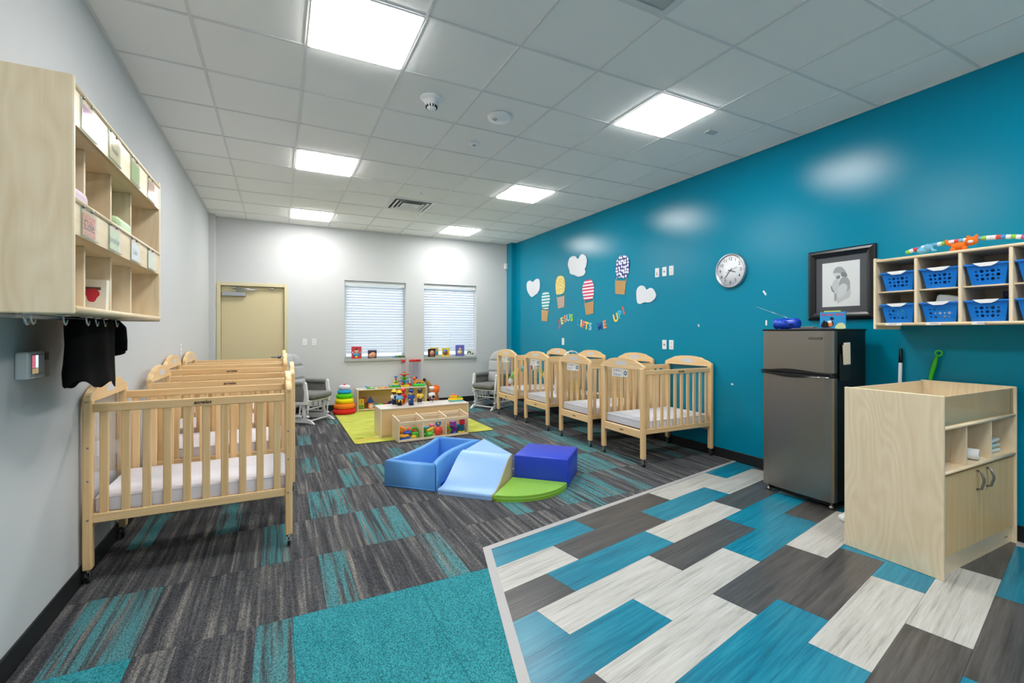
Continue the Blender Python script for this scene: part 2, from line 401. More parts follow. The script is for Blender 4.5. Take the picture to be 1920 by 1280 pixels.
for r, (j, cols) in rows.items():
    for k in range(-2, 5):
        a0, a1 = j + (k - 1) * PL, j + k * PL; b0, b1 = 0.020 + r * PW, 0.020 + (r + 1) * PW
        b0 = max(b0, 0.028)
        poly = [VC + E1 * a + E2 * b_ for a, b_ in ((a0, b0), (a1, b0), (a1, b1), (a0, b1))]
        poly = clip(poly, VC + LN * STRIP, LN); 
        if len(poly) > 2: poly = clip(poly, (XR - 0.011, 0), (-1, 0))
        if len(poly) > 2: poly = clip(poly, (0, YF), (0, 1))
        if len(poly) < 3 or area(poly) < 0.002: continue
        c2 = sum((Vector(p) for p in poly), Vector((0, 0))) / len(poly)
        g = 0.0006
        lo = []
        for p in poly:
            d = Vector(p) - VC; lo.append((d.dot(E1), -d.dot(E2)))
        cx, cy = sum(p[0] for p in lo) / len(lo), sum(p[1] for p in lo) / len(lo)
        lo = [(p[0] + (g if p[0] < cx else -g), p[1] + (g if p[1] < cy else -g)) for p in lo]
        bm = NB(); prism(bm, lo, -0.004, 0.0 + random.uniform(-0.00015, 0.00015))
        ci = (k + 1) % len(cols) if k >= -1 else 3
        o = obj('vinyl_plank', bm, plank_cols(cols[ci]), floor); o.location = (VC.x, VC.y, 0); o.rotation_euler.z = TH
# reducer strip along the carpet edge
m_red = plain('reducer_grey', (176, 174, 174), 0.4)
bm = NB()
p1 = VC; p0 = VC + LE * ((YF + 0.02 - VC.y) / LE.y); q0 = p0 + Vector((STRIP + 0.004, 0)); q1 = VC + E2 * 0.032 + LN * 0.036
prism(bm, [tuple(p0), tuple(q0), tuple(q1), tuple(p1)], -0.004, 0.004)
struct('trim_1', bm, m_red)
bm = NB(); e_end = VC + E1 * ((XR - 0.012 - VC.x) / E1.x)
prism(bm, [tuple(p1), tuple(q1), tuple(e_end + E2 * 0.032), tuple(e_end)], -0.004, 0.004)
struct('trim_2', bm, m_red)
# carpet tiles, two feet square
CT = 0.6096; cx0, cy0 = 0.060, 2.440
known = {(-1, 1): [3], (0, 0): [1], (0, 2): [1, 2], (0, 1): [3], (1, 1): [0], (-1, -1): [3], (0, 4): [1], (0, 3): [3], (1, 0): [1], (-1, 2): [1],
         (-2, 0): [2, 3], (-1, 0): [], (1, 2): [], (1, 3): [1], (2, 1): [2], (2, 2): [1], (3, 2): [2]}
def outside_vinyl(poly):
    """the tile may be cut by two lines: keep the part left of the left edge plus the part beyond the back edge"""
    res = []
    a = clip(poly, VC, -E2)                                            # beyond the back edge
    if len(a) > 2: res.append(a)
    b_ = clip(poly, VC, E2)
    if len(b_) > 2:
        b_ = clip(b_, VC, -LN)
        if len(b_) > 2: res.append(b_)
    return res
for i in range(-2, 8):
    for j in range(-11, 11):
        x0, y0 = cx0 + i * CT, cy0 + j * CT
        solid = j < 0 and i != -1
        teal = known.get((i, j))
        if teal is None: teal = [s for s in range(4) if random.random() < (0.16 if i < 2 else 0.30)]
        g = 0.0008; seed = random.random() * 9
        bm = NB(); la = bm.faces.layers.float.new('teal'); ls = bm.faces.layers.float.new('seed'); cnt = 0
        for s in range(4):
            xa, xb = x0 + g + s * (CT - 2 * g) / 4, x0 + g + (s + 1) * (CT - 2 * g) / 4
            poly = [(xa, y0 + g), (xb, y0 + g), (xb, y0 + CT - g), (xa, y0 + CT - g)]
            for p, n in (((XL + 0.010, 0), (1, 0)), ((XR - 0.010, 0), (-1, 0)), ((0, YB - 0.010), (0, -1)), ((0, YF), (0, 1))):
                if len(poly) > 2: poly = clip(poly, p, n)
            if len(poly) < 3: continue
            for pc in outside_vinyl(poly):
                if area(pc) < 1e-4: continue
                f0 = len(bm.faces); prism(bm, [tuple(p) for p in pc], -0.004, 0.001); bm.faces.ensure_lookup_table()
                for f in bm.faces[f0:]: f[la] = 1.0 if s in teal else 0.0; f[ls] = seed + (0 if solid else 0.37 * s)
                cnt += 1
        if cnt: obj('carpet_tile', bm, m_carps if solid else m_carp, floor)
        else: bm.free()

# walls
bm = NB(); bx(bm, XL - 0.15, XL, YF, YB + 0.2, 0, ZC + 0.15); struct('wall_left', bm, m_wall)
bm = NB(); bx(bm, XR, XR + 0.15, YF, YB + 0.2, 0, ZC + 0.15); struct('wall_right', bm, m_teal)
bm = NB(); bx(bm, XL - 0.15, XR + 0.15, YF - 0.15, YF, 0, ZC + 0.15); struct('wall_front', bm, m_wall)
W1 = (1.034, 2.117, 0.885, 2.285); W2 = (2.462, 3.533, 0.885, 2.294); DX0, DX1, DZ = -0.873, 0.140, 2.166
bm = NB()
yb0, yb1 = YB, YB + 0.2
bx(bm, XL, DX0 + 0.03, yb0, yb1, 0, ZC + 0.15); bx(bm, DX0 + 0.03, DX1 - 0.03, yb0, yb1, DZ - 0.03, ZC + 0.15)
bx(bm, DX1 - 0.03, W1[0], yb0, yb1, 0, ZC + 0.15)
bx(bm, W1[0], W1[1], yb0, yb1, 0, W1[2]); bx(bm, W1[0], W1[1], yb0, yb1, W1[3], ZC + 0.15)
bx(bm, W1[1], W2[0], yb0, yb1, 0, ZC + 0.15)
bx(bm, W2[0], W2[1], yb0, yb1, 0, W2[2]); bx(bm, W2[0], W2[1], yb0, yb1, W2[3], ZC + 0.15)
bx(bm, W2[1], XR, yb0, yb1, 0, ZC + 0.15)
bmesh.ops.remove_doubles(bm, verts=bm.verts[:], dist=1e-5)
struct('wall_back', bm, m_wall)
bm = NB(); bx(bm, XL, -0.880, 8.40, YB, 0, ZC); struct('trim_3', bm, m_wall)
bm = NB(); bx(bm, 4.212, XR, 8.34, YB, 0, ZC); struct('trim_4', bm, m_teal)
BBH = 0.104
bm = NB(); bx(bm, XL, XL + 0.009, YF, 8.40, 0, BBH, 0.003); struct('baseboard_left', bm, m_base)
bm = NB(); bx(bm, XR - 0.009, XR, YF, 8.34, 0, BBH, 0.003); struct('baseboard_right', bm, m_base)
bm = NB(); bx(bm, DX1 + 0.01, 4.212, YB - 0.009, YB, 0, BBH, 0.003); struct('baseboard_back', bm, m_base)

# ceiling: slab, lay-in tiles, grid bars
bm = NB(); bx(bm, XL - 0.15, XR + 0.15, YF - 0.15, YB + 0.2, ZC + 0.06, ZC + 0.15); ceil = struct('ceiling', bm, m_tile)
G = 0.6096; GX0, GY0 = -0.4571, 3.2018
lamps = [(1, r) for r in (7, 3, -1, -5, -9)] + [(5, r) for r in (7, 3, -1, -5, -9)]
vents = [(3, 5), (3, -3)]
gx = [XL] + [GX0 + k * G for k in range(0, 8)] + [XR]
gy = [YF] + [GY0 + k * G for k in range(-11, 9)] + [YB]
for a in range(len(gx) - 1):
    for b_ in range(len(gy) - 1):
        if (a - 1, b_ - 12) in lamps or (a - 1, b_ - 12) in vents: continue
        if gy[b_ + 1] - gy[b_] < 0.02: continue
        bm = NB(); bx(bm, gx[a] + 0.002, gx[a + 1] - 0.002, gy[b_] + 0.002, gy[b_ + 1] - 0.002, ZC + 0.001, ZC + 0.016)
        obj('ceiling_tile', bm, m_tile, ceil)
BW = 0.008
for x in gx[1:-1]:
    bm = NB(); bx(bm, x - BW, x + BW, YF, YB, ZC - 0.005, ZC + 0.03); obj('grid_bar', bm, m_bar, ceil)
for y in gy[1:-1]:
    bm = NB(); bx(bm, XL, XR, y - BW, y + BW, ZC - 0.0045, ZC + 0.03); obj('grid_bar', bm, m_bar, ceil)
bm = NB(); bx(bm, XL, XL + 0.022, YF, YB, ZC - 0.004, ZC + 0.03); obj('wall_angle', bm, m_bar, ceil)
bm = NB(); bx(bm, XR - 0.012, XR, YF, YB, ZC - 0.004, ZC + 0.03); obj('wall_angle', bm, m_bar, ceil)
bm = NB(); bx(bm, XL, XR, YB - 0.012, YB, ZC - 0.004, ZC + 0.03); obj('wall_angle', bm, m_bar, ceil)

# ceiling light panels
m_lamp = emit('light_panel', (255, 253, 250), LAMP)
lamp_lab = {(1, 7): 'square light panel in the ceiling nearest the door', (1, 3): 'middle square light panel of the left ceiling row',
            (1, -1): 'largest square light panel at the top of the picture, left ceiling row', (1, -5): 'square light panel overhead behind the viewer, left row',
            (5, 7): 'square light panel in the ceiling nearest the second window', (5, 3): 'middle square light panel of the ceiling row by the teal wall',
            (5, -1): 'nearest square light panel in the ceiling by the teal wall', (5, -5): 'square light panel overhead behind the viewer, right row',
            (1, -9): 'rearmost square light panel behind the viewer, left row', (5, -9): 'rearmost square light panel behind the viewer, right row'}
for (c, r) in lamps:
    x0, y0 = GX0 + c * G, GY0 + r * G; cx, cy = x0 + G / 2, y0 + G / 2
    t = thing('ceiling_light', lamp_lab[(c, r)], 'ceiling light', (cx, cy, ZC - 0.002), 0, 'ceiling light panels')
    h = G / 2 - BW; f = 0.018
    bm = NB()
    for (a0, a1, c0, c1) in ((-h, h, -h, -h + f), (-h, h, h - f, h), (-h, -h + f, -h + f, h - f), (h - f, h, -h + f, h - f)):
        bx(bm, a0, a1, c0, c1, -0.006, 0.02)
    obj('frame', bm, m_white, t)
    bm = NB(); bx(bm, -h + f, h - f, -h + f, h - f, -0.016, 0.012); obj('diffuser', bm, m_lamp, t)
# supply air diffuser
def air_vent(c, r, label, louvre):
    cx, cy = GX0 + (c + 0.5) * G, GY0 + (r + 0.5) * G; h = G / 2 - BW
    t = thing('ceiling_vent', label, 'vent', (cx, cy, ZC), 0)
    mv = plain('vent_white', (222, 224, 224), 0.4)
    bm = NB(); bx(bm, -h, h, -h, h, 0.03, 0.055); obj('backing', bm, plain('vent_dark', (70, 76, 76), 0.7), t)
    if louvre:
        for i, (ro, ri, zo, zi) in enumerate(((h, h - 0.040, -0.004, -0.003), (h - 0.066, h - 0.100, -0.012, -0.004), (h - 0.124, h - 0.150, -0.014, -0.006), (h - 0.168, 0.0005, -0.016, 0.022))):
            bm = NB()
            v0 = [bm.verts.new((s[0] * ro, s[1] * ro, zo)) for s in ((-1, -1), (1, -1), (1, 1), (-1, 1))]
            v1 = [bm.verts.new((s[0] * ri, s[1] * ri, zi)) for s in ((-1, -1), (1, -1), (1, 1), (-1, 1))]
            v2 = [bm.verts.new((s[0] * ro, s[1] * ro, zo + 0.004)) for s in ((-1, -1), (1, -1), (1, 1), (-1, 1))]
            v3 = [bm.verts.new((s[0] * ri, s[1] * ri, zi + 0.004)) for s in ((-1, -1), (1, -1), (1, 1), (-1, 1))]
            for k in range(4):
                k2 = (k + 1) % 4
                bm.faces.new((v0[k], v0[k2], v1[k2], v1[k])); bm.faces.new((v2[k], v3[k], v3[k2], v2[k2]))
                bm.faces.new((v0[k], v2[k], v2[k2], v0[k2])); bm.faces.new((v1[k], v1[k2], v3[k2], v3[k]))
            obj('louvre', bm, mv, t)
    else:
        bm = NB()
        for (a0, a1, c0, c1) in ((-h, h, -h, -h + 0.03), (-h, h, h - 0.03, h), (-h, -h + 0.03, -h + 0.03, h - 0.03), (h - 0.03, h, -h + 0.03, h - 0.03)):
            bx(bm, a0, a1, c0, c1, -0.004, 0.02)
        obj('frame', bm, mv, t)
        bm = NB(); bx(bm, -h + 0.034, h - 0.034, -h + 0.034, h - 0.034, 0.004, 0.012); obj('face_plate', bm, plain('vent_plate', (186, 192, 192), 0.3), t)
air_vent(3, 5, 'square louvred air diffuser in the middle of the ceiling', True)
air_vent(3, -3, 'square return air plate at the top edge of the ceiling', False)
# detectors
def ceil_pt(u, v):
    a, b_ = (u - 960) / 863.58, (623.34 - v) / 863.58; s, c = math.sin(0.4689), math.cos(0.4689); k = (ZC - CAMZ) / b_
    return ((a * c + s) * k, (-a * s + c) * k, ZC)
x, y, z = ceil_pt(809, 184); t = thing('smoke_detector', 'white funnel shaped smoke detector on the ceiling', 'detector', (x, y, z))
bm = NB(); lathe(bm, [(0, 0.001), (0.085, 0.001), (0.088, -0.004), (0.07, -0.022), (0.055, -0.03), (0.052, -0.055), (0, -0.055)], 28); obj('base', bm, m_white, t)
bm = NB(); lathe(bm, [(0, -0.055), (0.042, -0.055), (0.034, -0.082), (0.0, -0.086)], 24); obj('cap', bm, m_white, t)
for k in range(12):
    bm = NB(); bx(bm, 0.036, 0.046, -0.004, 0.004, -0.078, -0.060); 
    bmesh.ops.rotate(bm, verts=bm.verts[:], cent=(0, 0, 0), matrix=RZ(k * PI / 6)); obj('slot', bm, m_dark, t)
x, y, z = ceil_pt(936, 217); t = thing('speaker_disc', 'white round alarm disc with a small lens on the ceiling', 'alarm', (x, y, z))
bm = NB(); lathe(bm, [(0, 0), (0.092, 0), (0.098, -0.006), (0.097, -0.02), (0.086, -0.036), (0, -0.040)], 32); obj('body', bm, m_white, t)
bm = NB(); ball(bm, (-0.045, 0.0, -0.038), 0.024, 0.024, 0.012); obj('lens', bm, plain('alarm_lens', (190, 193, 195), 0.25), t)
x, y, z = ceil_pt(889, 268); t = thing('occupancy_sensor', 'small white round occupancy sensor on the ceiling', 'sensor', (x, y, z))
bm = NB(); lathe(bm, [(0, 0), (0.05, 0), (0.05, -0.008), (0.036, -0.02), (0, -0.022)], 24); obj('body', bm, m_white, t)
bm = NB(); lathe(bm, [(0, -0.02), (0.016, -0.02), (0.014, -0.028), (0, -0.03)], 16); obj('lens', bm, plain('sensor_grey', (150, 152, 155), 0.3), t)
x, y, z = ceil_pt(791, 361); t = thing('sprinkler_head', 'small chrome sprinkler head beside the ceiling diffuser', 'sprinkler', (x, y, z))
bm = NB(); lathe(bm, [(0, 0), (0.035, 0), (0.034, -0.005), (0.012, -0.008), (0, -0.008)], 20); obj('escutcheon', bm, m_white, t)
bm = NB(); tube(bm, [(0, 0, -0.005), (0, 0, -0.035)], 0.007); lathe(bm, [(0, -0.035), (0.018, -0.035), (0.018, -0.038), (0, -0.038)], 14); obj('deflector', bm, m_chrome, t)
x, y, z = ceil_pt(1333, 247); bm = NB(); bx(bm, -0.055, 0.055, -0.03, 0.03, -0.012, 0.0, 0.003)
solo('ceiling_sensor', 'small flat rectangular sensor box on the ceiling by the teal wall', 'sensor', bm, plain('sensor_box', (196, 200, 202), 0.4), (x, y, z))

# ------------------------------------------------------------------ door, windows, blinds
m_tan = plain('door_tan', (214, 200, 160), 0.4, 0, 0.4)
m_tanf = plain('door_frame_cream', (218, 208, 172), 0.35)
bm = NB(); w = 0.055
for (a0, a1, z0, z1) in ((DX0, DX0 + w, 0, DZ), (DX1 - w, DX1, 0, DZ), (DX0 + w, DX1 - w, DZ - w, DZ)):
    bx(bm, a0, a1, YB - 0.012, YB + 0.15, z0, z1, 0.003)
for (a0, a1, z0, z1) in ((DX0 + w, DX0 + w + 0.015, 0, DZ - w), (DX1 - w - 0.015, DX1 - w, 0, DZ - w), (DX0 + w, DX1 - w, DZ - w - 0.015, DZ - w)):
    bx(bm, a0, a1, YB + 0.10, YB + 0.13, z0, z1)
door = struct('door_1', bm, m_tanf)
bm = NB(); bx(bm, DX0 + w + 0.004, DX1 - w - 0.004, YB + 0.055, YB + 0.098, 0.008, DZ - w - 0.004, 0.002); obj('door_leaf', bm, m_tan, door)
m_alu = plain('aluminium', (176, 180, 184), 0.35, 0.8)
bm = NB(); bx(bm, -0.80, -0.47, YB - 0.01, YB + 0.055, 1.945, 2.015, 0.006); clo = obj('door_closer', bm, m_alu, door)
bm = NB(); tube(bm, [(-0.60, YB + 0.02, 2.02), (-0.60, YB + 0.02, 2.045), (-0.33, YB + 0.01, 2.05), (-0.315, YB + 0.01, 2.055), (-0.66, YB + 0.02, 2.075)], 0.009, 6); obj('closer_arm', bm, m_alu, clo)
for xx in (-0.64, -0.10):
    bm = NB(); bx(bm, xx - 0.03, xx + 0.03, YB + 0.01, YB + 0.05, DZ - w - 0.035, DZ - w - 0.012, 0.003); obj('bracket', bm, m_alu, door)
bm = NB(); tube(bm, [(0.01, YB + 0.055, 0.96), (0.01, YB + 0.0, 0.96), (-0.005, YB - 0.008, 0.96), (-0.11, YB - 0.008, 0.958)], 0.009, 8); hd = obj('door_handle', bm, m_steel, door)
bm = NB(); lathe(bm, [(0, 0), (0.03, 0), (0.028, -0.010), (0, -0.012)], 20, (0.01, YB + 0.055, 0.96), 'Y'); obj('rose', bm, m_steel, hd)
m_sill = plain('sill_grey', (176, 178, 174), 0.35, 0, 0.4)
m_glass = clear('window_glass', (248, 252, 252), 1.0)
m_vinyl = plain('window_vinyl', (225, 228, 228), 0.4)
m_slat, nt, b = base_mat('blind_slat')
b.inputs['Base Color'].default_value = lin((240, 243, 247)); b.inputs['Roughness'].default_value = 0.4
tr = nd(nt, 'ShaderNodeBsdfTranslucent'); tr.inputs[0].default_value = lin((225, 235, 248)); mxs = nd(nt, 'ShaderNodeMixShader'); mxs.inputs[0].default_value = 0.22
nt.links.new(b.outputs[0], mxs.inputs[1]); nt.links.new(tr.outputs[0], mxs.inputs[2]); nt.links.new(mxs.outputs[0], nt.nodes['Material Output'].inputs[0])
for n, Wd in ((1, W1), (2, W2)):
    x0, x1, z0, z1 = Wd
    bm = NB(); f = 0.045
    for (a0, a1, c0, c1) in ((x0, x1, z0, z0 + f), (x0, x1, z1 - f, z1), (x0, x0 + f, z0 + f, z1 - f), (x1 - f, x1, z0 + f, z1 - f)):
        bx(bm, a0, a1, YB + 0.135, YB + 0.19, c0, c1, 0.003)
    wn = struct('window_%d' % n, bm, m_vinyl)
    bm = NB(); bx(bm, x0 + f, x1 - f, YB + 0.160, YB + 0.165, z0 + f, z1 - f); obj('pane', bm, m_glass, wn)
    bm = NB(); bx(bm, x0 - 0.001, x1 + 0.001, YB - 0.030, YB + 0.135, z0 - 0.035, z0 + 0.012, 0.004); obj('window_sill', bm, m_sill, wn)
    t = thing('window_blind', 'closed white slatted blind in the %s window' % ('left' if n == 1 else 'right'), 'blind', ((x0 + x1) / 2, YB + 0.075, z0 + 0.012), 0, 'window blinds')
    hw = (x1 - x0) / 2 - 0.022; H = z1 - z0 - 0.012
    bm = NB(); bx(bm, -hw - 0.015, hw + 0.015, -0.045, 0.02, H - 0.085, H - 0.004, 0.004); obj('head_rail', bm, plain('valance', (214, 219, 222), 0.4), t)
    zz = H - 0.115; first = None
    while zz > 0.07:
        if first is None:
            bm = NB(); bx(bm, -hw, hw, -0.029, 0.029, -0.0018, 0.0018); bmesh.ops.rotate(bm, verts=bm.verts[:], cent=(0, 0, 0), matrix=RX(math.radians(58)))
            first = obj('slat', bm, m_slat, t); first.location = (0, 0, zz)
        else:
            o = first.copy(); C.objects.link(o); o.parent = t; o.location = (0, 0, zz)
        zz -= 0.0485
    bm = NB(); bx(bm, -hw, hw, -0.025, 0.025, 0.026, 0.042, 0.004); obj('bottom_rail', bm, m_slat, t)
    for xx in (-hw + 0.12, 0.0, hw - 0.12):
        bm = NB(); tube(bm, [(xx, -0.026, 0.03), (xx, -0.026, H - 0.08)], 0.0012, 5); obj('ladder_cord', bm, m_white, t)
    bm = NB(); tube(bm, [(hw - 0.02, -0.035, H - 0.06), (hw - 0.02, -0.036, 0.5 * H)], 0.005, 8); obj('wand', bm, m_acryl, t)

# wall plates
def plate(side, pos, label, kind, group):
    m = FACE[side]; t = thing('wall_plate', label, 'wall plate', pos, 0, group)
    def put(name, bm, mat, par=t):
        bmesh.ops.transform(bm, matrix=m, verts=bm.verts[:]); return obj(name, bm, mat, par)
    bm = NB(); bx(bm, -0.036, 0.036, -0.058, 0.058, 0, 0.006, 0.003); put('cover', bm, m_white)
    if kind == 'outlet':
        for s in (-1, 1):
            bm = NB(); bx(bm, -0.017, 0.017, s * 0.024 - 0.014, s * 0.024 + 0.014, 0.005, 0.0085, 0.002); f_ = put('socket', bm, m_wpaint)
            bm = NB(); bx(bm, -0.008, -0.005, s * 0.024 - 0.003, s * 0.024 + 0.007, 0.008, 0.009); bx(bm, 0.005, 0.008, s * 0.024 - 0.003, s * 0.024 + 0.007, 0.008, 0.009); put('slot', bm, m_dark, f_)
    elif kind == 'jack':
        bm = NB(); bx(bm, -0.010, 0.010, -0.012, 0.010, 0.005, 0.009, 0.001); put('jack', bm, plain('jack_grey', (110, 112, 118), 0.5))
    elif kind == 'coax':
        bm = NB(); lathe(bm, [(0, 0.005), (0.006, 0.005), (0.005, 0.016), (0, 0.016)], 12); put('connector', bm, m_steel)
        bm = NB(); bx(bm, -0.009, 0.009, -0.034, -0.016, 0.005, 0.008); put('jack', bm, plain('jack_grey', (110, 112, 118), 0.5))
    else:
        bm = NB(); bx(bm, -0.016, 0.016, -0.033, 0.033, 0.005, 0.010, 0.003); put('rocker', bm, m_wpaint)
plate('right', (XR, 4.413, 2.128), 'white jack plate on teal wall, left of the three high plates', 'coax', 'wall plates')
plate('right', (XR, 4.289, 2.127), 'white jack plate on teal wall, middle of the three high plates', 'jack', 'wall plates')
plate('right', (XR, 4.175, 2.127), 'white outlet plate on teal wall, right of the three high plates', 'outlet', 'wall plates')
plate('right', (XR, 4.289, 1.212), 'white jack plate above the nearest right crib, left of the pair', 'jack', 'wall plates')
plate('right', (XR, 4.175, 1.212), 'white outlet plate above the nearest right crib, right of the pair', 'outlet', 'wall plates')
plate('right', (XR, 6.596, 1.211), 'white outlet plate on teal wall below the letters JESUS', 'outlet', 'wall plates')
plate('back', (0.395, YB, 1.202), 'white switch plate beside the door, left of the pair', 'switch', 'wall plates')
plate('back', (0.541, YB, 1.201), 'white switch plate beside the door, right of the pair', 'outlet', 'wall plates')
plate('left', (XL, 6.113, 1.18), 'white outlet plate on the left wall above the cribs', 'outlet', 'wall plates')
bm = NB(); bx(bm, -0.03, 0.03, -0.05, 0, -0.06, 0.06, 0.01, 2); bx(bm, -0.02, 0.02, -0.056, -0.048, -0.045, -0.01, 0.004)
solo('motion_sensor', 'small white corner motion sensor high on the back wall', 'sensor', bm, m_white, (4.18, YB, 2.727))

# ------------------------------------------------------------------ cribs
def make_crib(label):
    t = thing('crib', label, 'crib', (0, 0, 0), 0, 'wooden cribs on casters')
    HX, HY = 0.49, 0.315
    post_me = None
    for sx in (-1, 1):
        for sy in (-1, 1):
            if post_me is None:
                bm = NB(); bx(bm, -0.021, 0.021, -0.027, 0.027, 0.078, 1.0, 0.009, 2); post = obj('post', bm, m_pine, t); post_me = post
            else:
                post = post_me.copy(); C.objects.link(post); post.parent = t
            post.location = (sx * HX, sy * HY, 0)
            # caster
            bm = NB(); tube(bm, [(0, 0, 0.085), (0, 0, 0.066)], [0.016, 0.018], 10); bx(bm, -0.012, -0.009, -0.018, 0.014, 0.02, 0.068); bx(bm, 0.009, 0.012, -0.018, 0.014, 0.02, 0.068); bx(bm, -0.012, 0.012, -0.016, 0.016, 0.062, 0.068)
            bx(bm, -0.012, 0.012, 0.014, 0.040, 0.048, 0.052)
            ca = obj('caster', bm, m_chrome, t); ca.location = (sx * HX, sy * HY, 0)
            bm = NB(); lathe(bm, [(0, -0.008), (0.020, -0.008), (0.025, -0.004), (0.025, 0.004), (0.020, 0.008), (0, 0.008)], 18, (0, -0.008, 0.0252), 'X'); obj('wheel', bm, m_rubber, ca)
            for zz in (0.35, 0.56, 0.74):
                bm = NB(); lathe(bm, [(0, 0), (0.006, 0), (0.004, 0.003), (0, 0.003)], 8, (sx * (HX - 0.004), sy * (HY + 0.0265), zz), 'Y')
                obj('bolt', bm, m_steel, t)
    for sx in (-1, 1):
        # scalloped headboard rail
        half = [(0.342, 0.984), (0.342, 1.006), (0.332, 1.022), (0.308, 1.034), (0.272, 1.038), (0.247, 1.046), (0.228, 1.062), (0.205, 1.073), (0.172, 1.075), (0.148, 1.083), (0.100, 1.090), (0.045, 1.093)]
        low = [(-0.30, 0.984), (-0.285, 0.992), (0.285, 0.992), (0.30, 0.984)]
        poly = [(-y_, z_) for y_, z_ in half] + [(y_, z_) for y_, z_ in half[::-1]] + low[::-1]
        bm = NB(); prism(bm, poly, sx * HX - 0.018, sx * HX + 0.018, 'YZ', 0.007); obj('headboard_rail', bm, m_piney, t)
        bm = NB(); bx(bm, sx * HX - 0.014, sx * HX + 0.014, -HY + 0.02, HY - 0.02, 0.284, 0.366, 0.004); er = obj('end_rail', bm, m_piney, t)
        lettering('angeles', 0.022, m_dark, er, 'right' if sx < 0 else 'left', (sx * (HX + 0.0145), 0.0, 0.325), world=False, shear=0.3, bold=0.0004)
        bm = NB(); bx(bm, sx * HX - 0.003, sx * HX + 0.003, -HY + 0.024, HY - 0.024, 0.362, 0.992); obj('clear_panel', bm, m_acryl, t)
        bm = NB(); bx(bm, sx * (HX + 0.0185) - 0.0006, sx * (HX + 0.0185) + 0.0006, -0.085, 0.085, 1.016, 1.058); obj('warning_label', bm, plain('label_grey', (214, 213, 216), 0.5), t)
        bm = NB(); bx(bm, sx * (HX - 0.0185) - 0.0006, sx * (HX - 0.0185) + 0.0006, -0.085, 0.085, 1.016, 1.058); obj('warning_label', bm, plain('label_grey', (214, 213, 216), 0.5), t)
    slat_o = None
    for sy in (-1, 1):
        bm = NB(); bx(bm, -HX + 0.018, HX - 0.018, sy * HY - 0.013, sy * HY + 0.013, 0.928, 0.976, 0.005, 2); sr = obj('top_rail', bm, m_pinex, t)
        lettering('angeles', 0.030, m_dark, sr, 'back' if sy < 0 else 'front', (0.03 * -sy, sy * (HY + 0.0135), 0.951), world=False, shear=0.3, bold=0.0007)
        bm = NB(); bx(bm, -HX + 0.018, HX - 0.018, sy * HY - 0.013, sy * HY + 0.013, 0.326, 0.376, 0.005, 2); obj('bottom_rail', bm, m_pinex, t)
        for k in range(10):
            xx = -HX + 0.094 * (k + 0.5) + 0.020
            if slat_o is None:
                bm = NB(); bx(bm, -0.020, 0.020, -0.008, 0.008, 0.370, 0.934, 0.004); o = obj('slat', bm, m_pine, t); slat_o = o
            else:
                o = slat_o.copy(); C.objects.link(o); o.parent = t
            o.location = (xx, sy * HY, 0)
    bm = NB(); bx(bm, -HX + 0.02, HX - 0.02, -HY + 0.016, HY - 0.016, 0.352, 0.366); obj('mattress_board', bm, plain('board_red', (120, 62, 60), 0.7), t)
    bm = NB(); bx(bm, -HX + 0.018, HX - 0.018, -HY + 0.018, HY - 0.018, 0.368, 0.462, 0.018, 3)
    for f in bm.faces: f.smooth = True
    ma = obj('mattress', bm, m_sheet, t)
    bm = NB()
    for zz in (0.449, 0.378):
        a, c = HX - 0.0165, HY - 0.0165; tube(bm, [(-a, -c, zz), (a, -c, zz), (a, c, zz), (-a, c, zz), (-a, -c, zz)], 0.003, 6)
    obj('piping', bm, m_sheet, ma)
    return t
crib = make_crib('nearest crib on the right, in front of teal wall beside the vinyl floor')
crib.location = (3.785, 3.88, 0)
crib_lab = ['second crib from the fridge along the teal wall', 'third crib from the fridge along the teal wall', 'farthest crib along the teal wall beside the grey glider',
            'nearest crib on the left, its end under the hanging black shirt', 'second crib from the black shirt along the grey wall',
            'third crib from the black shirt along the grey wall', 'farthest crib along the grey wall, nearest the door']
cribs = [crib]
for (x, y, a, zs), lb in zip(((3.80, 4.79, 0, 1), (3.815, 5.785, 0, 1), (3.79, 6.70, 0, 1), (-0.432, 3.585, PI, 1), (-0.385, 4.70, PI, 1), (-0.430, 5.48, PI, 1.045), (-0.430, 6.45, PI, 1.045)), crib_lab):
    c = dup(crib, (x, y, 0), a, lb); c.scale.z = zs; cribs.append(c)
# name cards taped on the clear panel of the right cribs
ring_m = plain('ring_teal', (20, 96, 120), 0.5)
for i, c in enumerate(cribs[:4]):
    bm = NB(); bx(bm, -0.4955, -0.494, -0.02, 0.165, 0.885, 0.975); cd = obj('name_card', bm, m_paper, c, 'white name card taped to the clear end panel')
    pg = plain('pencil_grey', (120, 130, 150), 0.6)
    if i == 0: lettering('Deacon', 0.040, pg, cd, 'right', (-0.4962, 0.08, 0.908), world=False, depth=0.0006)
    else: scribble(cd, pg, -0.4956, 0.14, 0.03, 0.918, 2, h=0.006)
    for k, cc in enumerate(((200, 120, 60), (60, 70, 150), (80, 60, 70), (226, 180, 70))):
        bm = NB(); prism(bm, [(0.14 - k * 0.038, 0.945), (0.12 - k * 0.038, 0.945), (0.13 - k * 0.038, 0.965)], -0.4965, -0.4956, 'YZ'); obj('sticker', bm, plain('sticker_%d' % k, cc, 0.6), cd)
    if i != 1 and i != 2:
        pass
    bm = NB(); bx(bm, -0.4955, -0.494, -0.085, -0.025, 0.89, 0.97); c2 = obj('ring_card', bm, m_paper, c, 'small white card printed with a teal ring')
    bm = NB(); lathe(bm, [(0.012, 0), (0.024, 0), (0.024, 0.0008), (0.012, 0.0008), (0.012, 0)], 20, (-0.4963, -0.055, 0.93), 'X'); obj('ring_print', bm, ring_m, c2)
